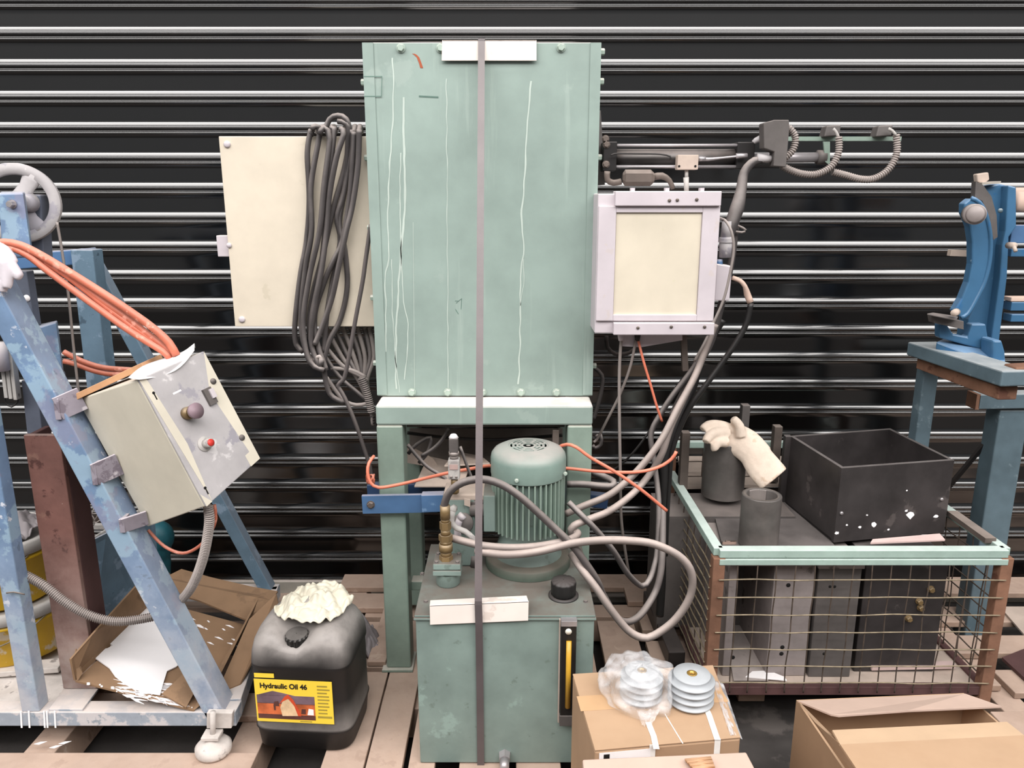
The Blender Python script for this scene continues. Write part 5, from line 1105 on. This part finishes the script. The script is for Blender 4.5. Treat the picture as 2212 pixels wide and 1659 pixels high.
for y_, h_, m in ((505, .05, 'beam_blue'), (545, .022, 'bluecast'), (660, .025, 'bluecast'), (685, .022, 'bluecast'), (645, .012, 'cardp')):
    MB().bar(P(2175, y_, VY+.02), P(2320, y_, VY+.02), h_, .04).build('bed_rail', M[m], rm, bevel=.002)
# stand
s0, s1 = P(1990, 752, 2.26), P(2200, 818, 1.86)
MB().bar(s0, s1, .040, .09, (1, 0, 0)).build('stand_top', M['bluesteel'], rm, bevel=.004)
MB().bar(s0+V((.01, -.01, -.042)), s1+V((0, .03, -.045)), .035, .05, (1, 0, 0)).build('stand_under_rail', M['rust2'], rm, bevel=.003)
MB().bar(P(2180, 806, 1.9), P(2300, 800, 1.9), .04, .05).build('stand_top', M['rust2'], rm, bevel=.004)
MB().bar(P(2103, 864, 2.27), P(2330, 860, 2.27), .046, .05).build('cross_tube', M['bluesteel'], rm, bevel=.003)
MB().bar(P(2098, 864, 2.2705), P(2106, 864, 2.2705), .047, .051).build('tube_end', M['rust2'], rm)
xl = P(1983, 960, 2.28)
MB().bar((xl.x, 2.28, .0), (xl.x, 2.28, s0.z-.02), .045, .045).build('leg', M['bluesteel'], rm, bevel=.003)
xr = P(2162, 960, 2.30).x
MB().box(xr-.045, xr+.045, 2.26, 2.33, 0, P(2162, 882, 2.28).z).build('leg', M['bluesteel'], rm, bevel=.004)
MB().bar(P(2000, 1110, 2.4), P(2160, 920, 2.3), .012, .012).build('brace', M['black'], rm)
# red-edged board on right pallet
tag(MB().slab([Q(2160, 1310, .146), Q(2300, 1310, .146), Q(2300, 1395, .146), Q(2212, 1370, .146)], .006, (0, 0, 1)).build('white_board', M['board']), 'pale board lying on the pallet at the far right edge', 'board')
tag(MB().slab([Q(2165, 1420, .15), Q(2215, 1400, .15), Q(2300, 1440, .15), Q(2230, 1480, .15)], .01, (0, 0, 1)).build('red_board', M['rustdark']), 'dark red board on the pallet at the right edge', 'board')

# ================================================================ CARTONS
def carton(label, x0, x1, y0, y1, z0, z1):
    t = thing('carton', label, 'box', ((x0+x1)/2, (y0+y1)/2, z0))
    return t
bxa = carton('closed cardboard box with the two pulleys on top', .145, .465, 1.272, 1.575, .1415, .44)
def hexq(a, b, c, d, z0, z1): return [V((p[0], p[1], z0)) for p in (a, b, c, d)]+[V((p[0], p[1], z1)) for p in (a, b, c, d)]
Ba = [Q(1285, 1620, .44), Q(1600, 1592, .44), Q(1540, 1436, .44), Q(1237, 1455, .44)]
qa = [(p.x, p.y) for p in Ba]
MB().hexa(hexq(*qa, .1415, .436)).build('box_body', M['card'], bxa, bevel=.004)
mid = [((qa[0][0]+qa[3][0])/2, (qa[0][1]+qa[3][1])/2), ((qa[1][0]+qa[2][0])/2, (qa[1][1]+qa[2][1])/2)]
g_ = .0015
MB().hexa(hexq(qa[0], qa[1], (mid[1][0], mid[1][1]-g_), (mid[0][0], mid[0][1]-g_), .4365, .4400)).build('flap', M['card'], bxa, bevel=.001)
MB().hexa(hexq((mid[0][0], mid[0][1]+g_), (mid[1][0], mid[1][1]+g_), qa[2], qa[3], .4365, .4395)).build('flap', M['card'], bxa, bevel=.001)
def strip(pix, z, w_, m, name, par, t=.0006):
    pts = [Q(x, y, z) for x, y in pix]; vs_ = []
    for i, p in enumerate(pts):
        d = (pts[min(i+1, len(pts)-1)]-pts[max(i-1, 0)]).normalized(); nn = V((-d.y, d.x, 0))*w_/2; vs_ += [p-nn, p+nn]
    return MB().add(vs_, [(2*i, 2*i+1, 2*i+3, 2*i+2) for i in range(len(pts)-1)]).build(name, m, par, solid=t)
strip([(1400, 1560), (1412, 1590), (1418, 1618)], .4408, .012, M['tape'], 'white_strap', bxa)
strip([(1512, 1500), (1532, 1545), (1550, 1598)], .4408, .012, M['tape'], 'white_strap', bxa)
strip([(1436, 1542), (1475, 1606)], .4406, .0022, M['tape'], 'white_scratch', bxa)
strip([(1250, 1520), (1330, 1515), (1450, 1507), (1565, 1500)], .4404, .05, M['clear'], 'parcel_tape', bxa, .0002)
for px, py in ((1412, 1618), (1551, 1598)):
    a_ = Q(px, py, .4405); fdir = (V((*qa[1], 0))-V((*qa[0], 0))).normalized()
    yb = qa[0][1]+(a_.x-qa[0][0])*fdir.y/fdir.x
    MB().box(a_.x-.006, a_.x+.006, yb-.0012, yb-.0004, .33, .441).build('white_strap', M['tape'], bxa)
def onface(u0, u1, z0, z1, m, name, par, q0, q1, o=.0008):
    a_ = V((*q0, 0)); b_ = V((*q1, 0)); d = b_-a_; nn = V((d.y, -d.x, 0)).normalized()
    p = [a_+d*u0+nn*.0003, a_+d*u1+nn*.0003, a_+d*u1+nn*o, a_+d*u0+nn*o]
    MB().hexa([V((k.x, k.y, z0)) for k in p]+[V((k.x, k.y, z1)) for k in p]).build(name, m, par)
onface(.03, .38, .395, .432, M['paper'], 'shipping_label', bxa, qa[0], qa[1])
onface(.06, .10, .415, .428, M['ink'], 'label_mark', bxa, qa[0], qa[1], .0012)
# bubble wrap corner
o = MB().grid(lambda u, v: Q(1538+u*22+v*40, 1470+v*118, .4415)+V((.004*u, 0, .004*noise.noise(V((u*9, v*12, 1)))-.01*u*u)), 16, 24).build('bubble_wrap', M['bag'], bxa, solid=.001)
# front carton
bxb = carton('cardboard box cut by the lower picture edge, in front of the pulley box', .132, .472, .95, 1.25, .14, .4556)
Bb = [Q(1258, 1640, .4556), Q(1612, 1624, .4556)]
MB().hexa([V((Bb[0].x, 1.0, .1415)), V((Bb[1].x+.02, 1.0, .1415)), V((Bb[1].x, Bb[1].y, .1415)), V((Bb[0].x, Bb[0].y, .1415)),
           V((Bb[0].x, 1.0, .4556)), V((Bb[1].x+.02, 1.0, .4556)), V((Bb[1].x, Bb[1].y, .4556)), V((Bb[0].x, Bb[0].y, .4556))]).build('box_body', M['cardp'], bxb, bevel=.003)
br = thing('dried_reed_bunch', 'small bunch of yellowish reeds on the box at the lower picture edge', 'bunch', tuple(Q(1510, 1650, .46)))
for i in range(9):
    a_ = Q(1480+i*2, 1642+i*2.2, .462+.002*(i % 3)); b_ = Q(1536+i, 1636+i*2.6, .463+.002*((i+1) % 3)); MB().cyl(a_, b_, .0028, .0022, 6).build('reed', M['woodo'], br)
# open carton right
oc = thing('open_carton', 'open cardboard box with raised flaps at the lower right', 'box', (.9, 1.3, .0))
zc_ = .36
k0, k1 = Q(1722, 1515, zc_), Q(2085, 1500, zc_)
k3 = Q(1800, 1659, zc_)+V((-.02, -.22, 0)); k3 = k0+V((.03, -.40, 0)); k2 = k1+V((.06, -.42, 0))
k3.z = k2.z = zc_
def vw(a_, b_, name='side_wall', z0=.002):
    MB().slab([V((a_.x, a_.y, z0)), V((b_.x, b_.y, z0)), V((b_.x, b_.y, zc_)), V((a_.x, a_.y, zc_))], .005).build(name, M['card'], oc)
vw(k0, k1); vw(k0, k3); vw(k1, k2); vw(k3, k2)
MB().slab([V((p.x, p.y, .01)) for p in (k0, k1, k2, k3)], .006, (0, 0, 1)).build('bottom', M['card'], oc)
# rear flap, folded forward-up
MB().slab([k0+V((0, 0, .002)), k1+V((0, 0, .002)), P(2165, 1526, k1.y-.07), P(1960, 1535, k0.y-.10), P(1812, 1546, k0.y-.10), P(1795, 1543, k0.y-.09)], .004, (0, 0, 1)).build('flap', M['cardp'], oc)
# front flap pair
fa, fb_ = P(1798, 1577, 1.28), P(2190, 1560, 1.30)
MB().slab([fa, P(2175, 1559, 1.30), P(2212, 1588, 1.24), P(1815, 1608, 1.22)], .005, (0, -.3, 1)).build('flap', M['cardl'], oc)
MB().slab([P(1815, 1608, 1.22), P(2212, 1588, 1.24), P(2300, 1700, 1.10), P(1890, 1720, 1.08)], .005, (0, -.3, 1)).build('flap', M['card'], oc)
MB().slab([k0+V((.002, 0, 0)), P(1760, 1560, 1.36), P(1880, 1720, 1.10), P(1815, 1608, 1.22)], .004).build('flap', M['card'], oc)

# pulleys
def pulley(label, c, r, h):
    t = thing('vee_pulley', label, 'pulley', tuple(c))
    pr = [(.0001, 0), (r*.86, 0)]
    n = 4; hh = h/ (n+.35)
    z = hh*.1
    pr = [(.0001, 0), (r*.80, 0), (r*.84, hh*.25)]
    for i in range(n):
        z = hh*(.35+i)
        pr += [(r*.985, z), (r, z+hh*.10), (r*.985, z+hh*.20), (r*.76, z+hh*.55), (r*.76, z+hh*.72)]
    pr = pr[:-2]+[(r*.78, z+hh*.30), (r*.80, h*.97), (r*.78, h), (r*.22, h)]
    MB().lathe(c, pr, seg=56).build('pulley_body', M['pulley'], t)
    MB().lathe(V(c), [(r*.22, h+.0005), (r*.22, h+.001), (r*.13, h+.001), (r*.13, h-.01)], seg=24).build('bore_bush', M['gold'], t)
    MB().lathe(V(c), [(r*.12, h-.006), (.0001, h-.006)], seg=16).build('bore', M['brass'], t)
    return t
pc = Q(1491, 1515, .44)
pulley('bare grey four-groove pulley standing on the cardboard box', V((pc.x, pc.y, .4405)), .0495, .068)
pc = Q(1385, 1508, .44)
pulley('grey pulley wrapped in the clear plastic bag', V((pc.x, pc.y+.005, .4412)), .046, .064)
bc = V((pc.x, pc.y+.005, .4408))
def bagf(u, v):
    th = 2*math.pi*u; a = noise.noise(V((math.cos(th)*2.2, math.sin(th)*2.2, v*5)))*.014
    prof = [(.062, .001), (.064, .02), (.060, .05), (.054, .072), (.03, .080), (.001, .078)]
    k = v*5; i = min(4, int(k)); f = k-i; r = prof[i][0]*(1-f)+prof[i+1][0]*f+a; z = prof[i][1]*(1-f)+prof[i+1][1]*f+a*.4
    if v > .98: r = .001
    ex = 1+.35*max(0, math.cos(th-R(165)))+.25*max(0, math.cos(th-R(-60)))*(1-v)
    return bc+V((r*ex*math.cos(th), r*ex*math.sin(th), max(.0005, z)))
bg = thing('plastic_bag', 'crinkled clear plastic bag around the left pulley', 'bag', tuple(bc))
MB().grid(bagf, 56, 30).build('bag_film', M['bag'], bg)
MB().grid(lambda u, v: Q(1375+u*(50-30*v)+12*v, 1545+v*22, .445)+V((0, 0, .012*(1-v)+.008*noise.noise(V((u*6, v*7, 2))))), 12, 10).build('bag_neck', M['bag'], bg)
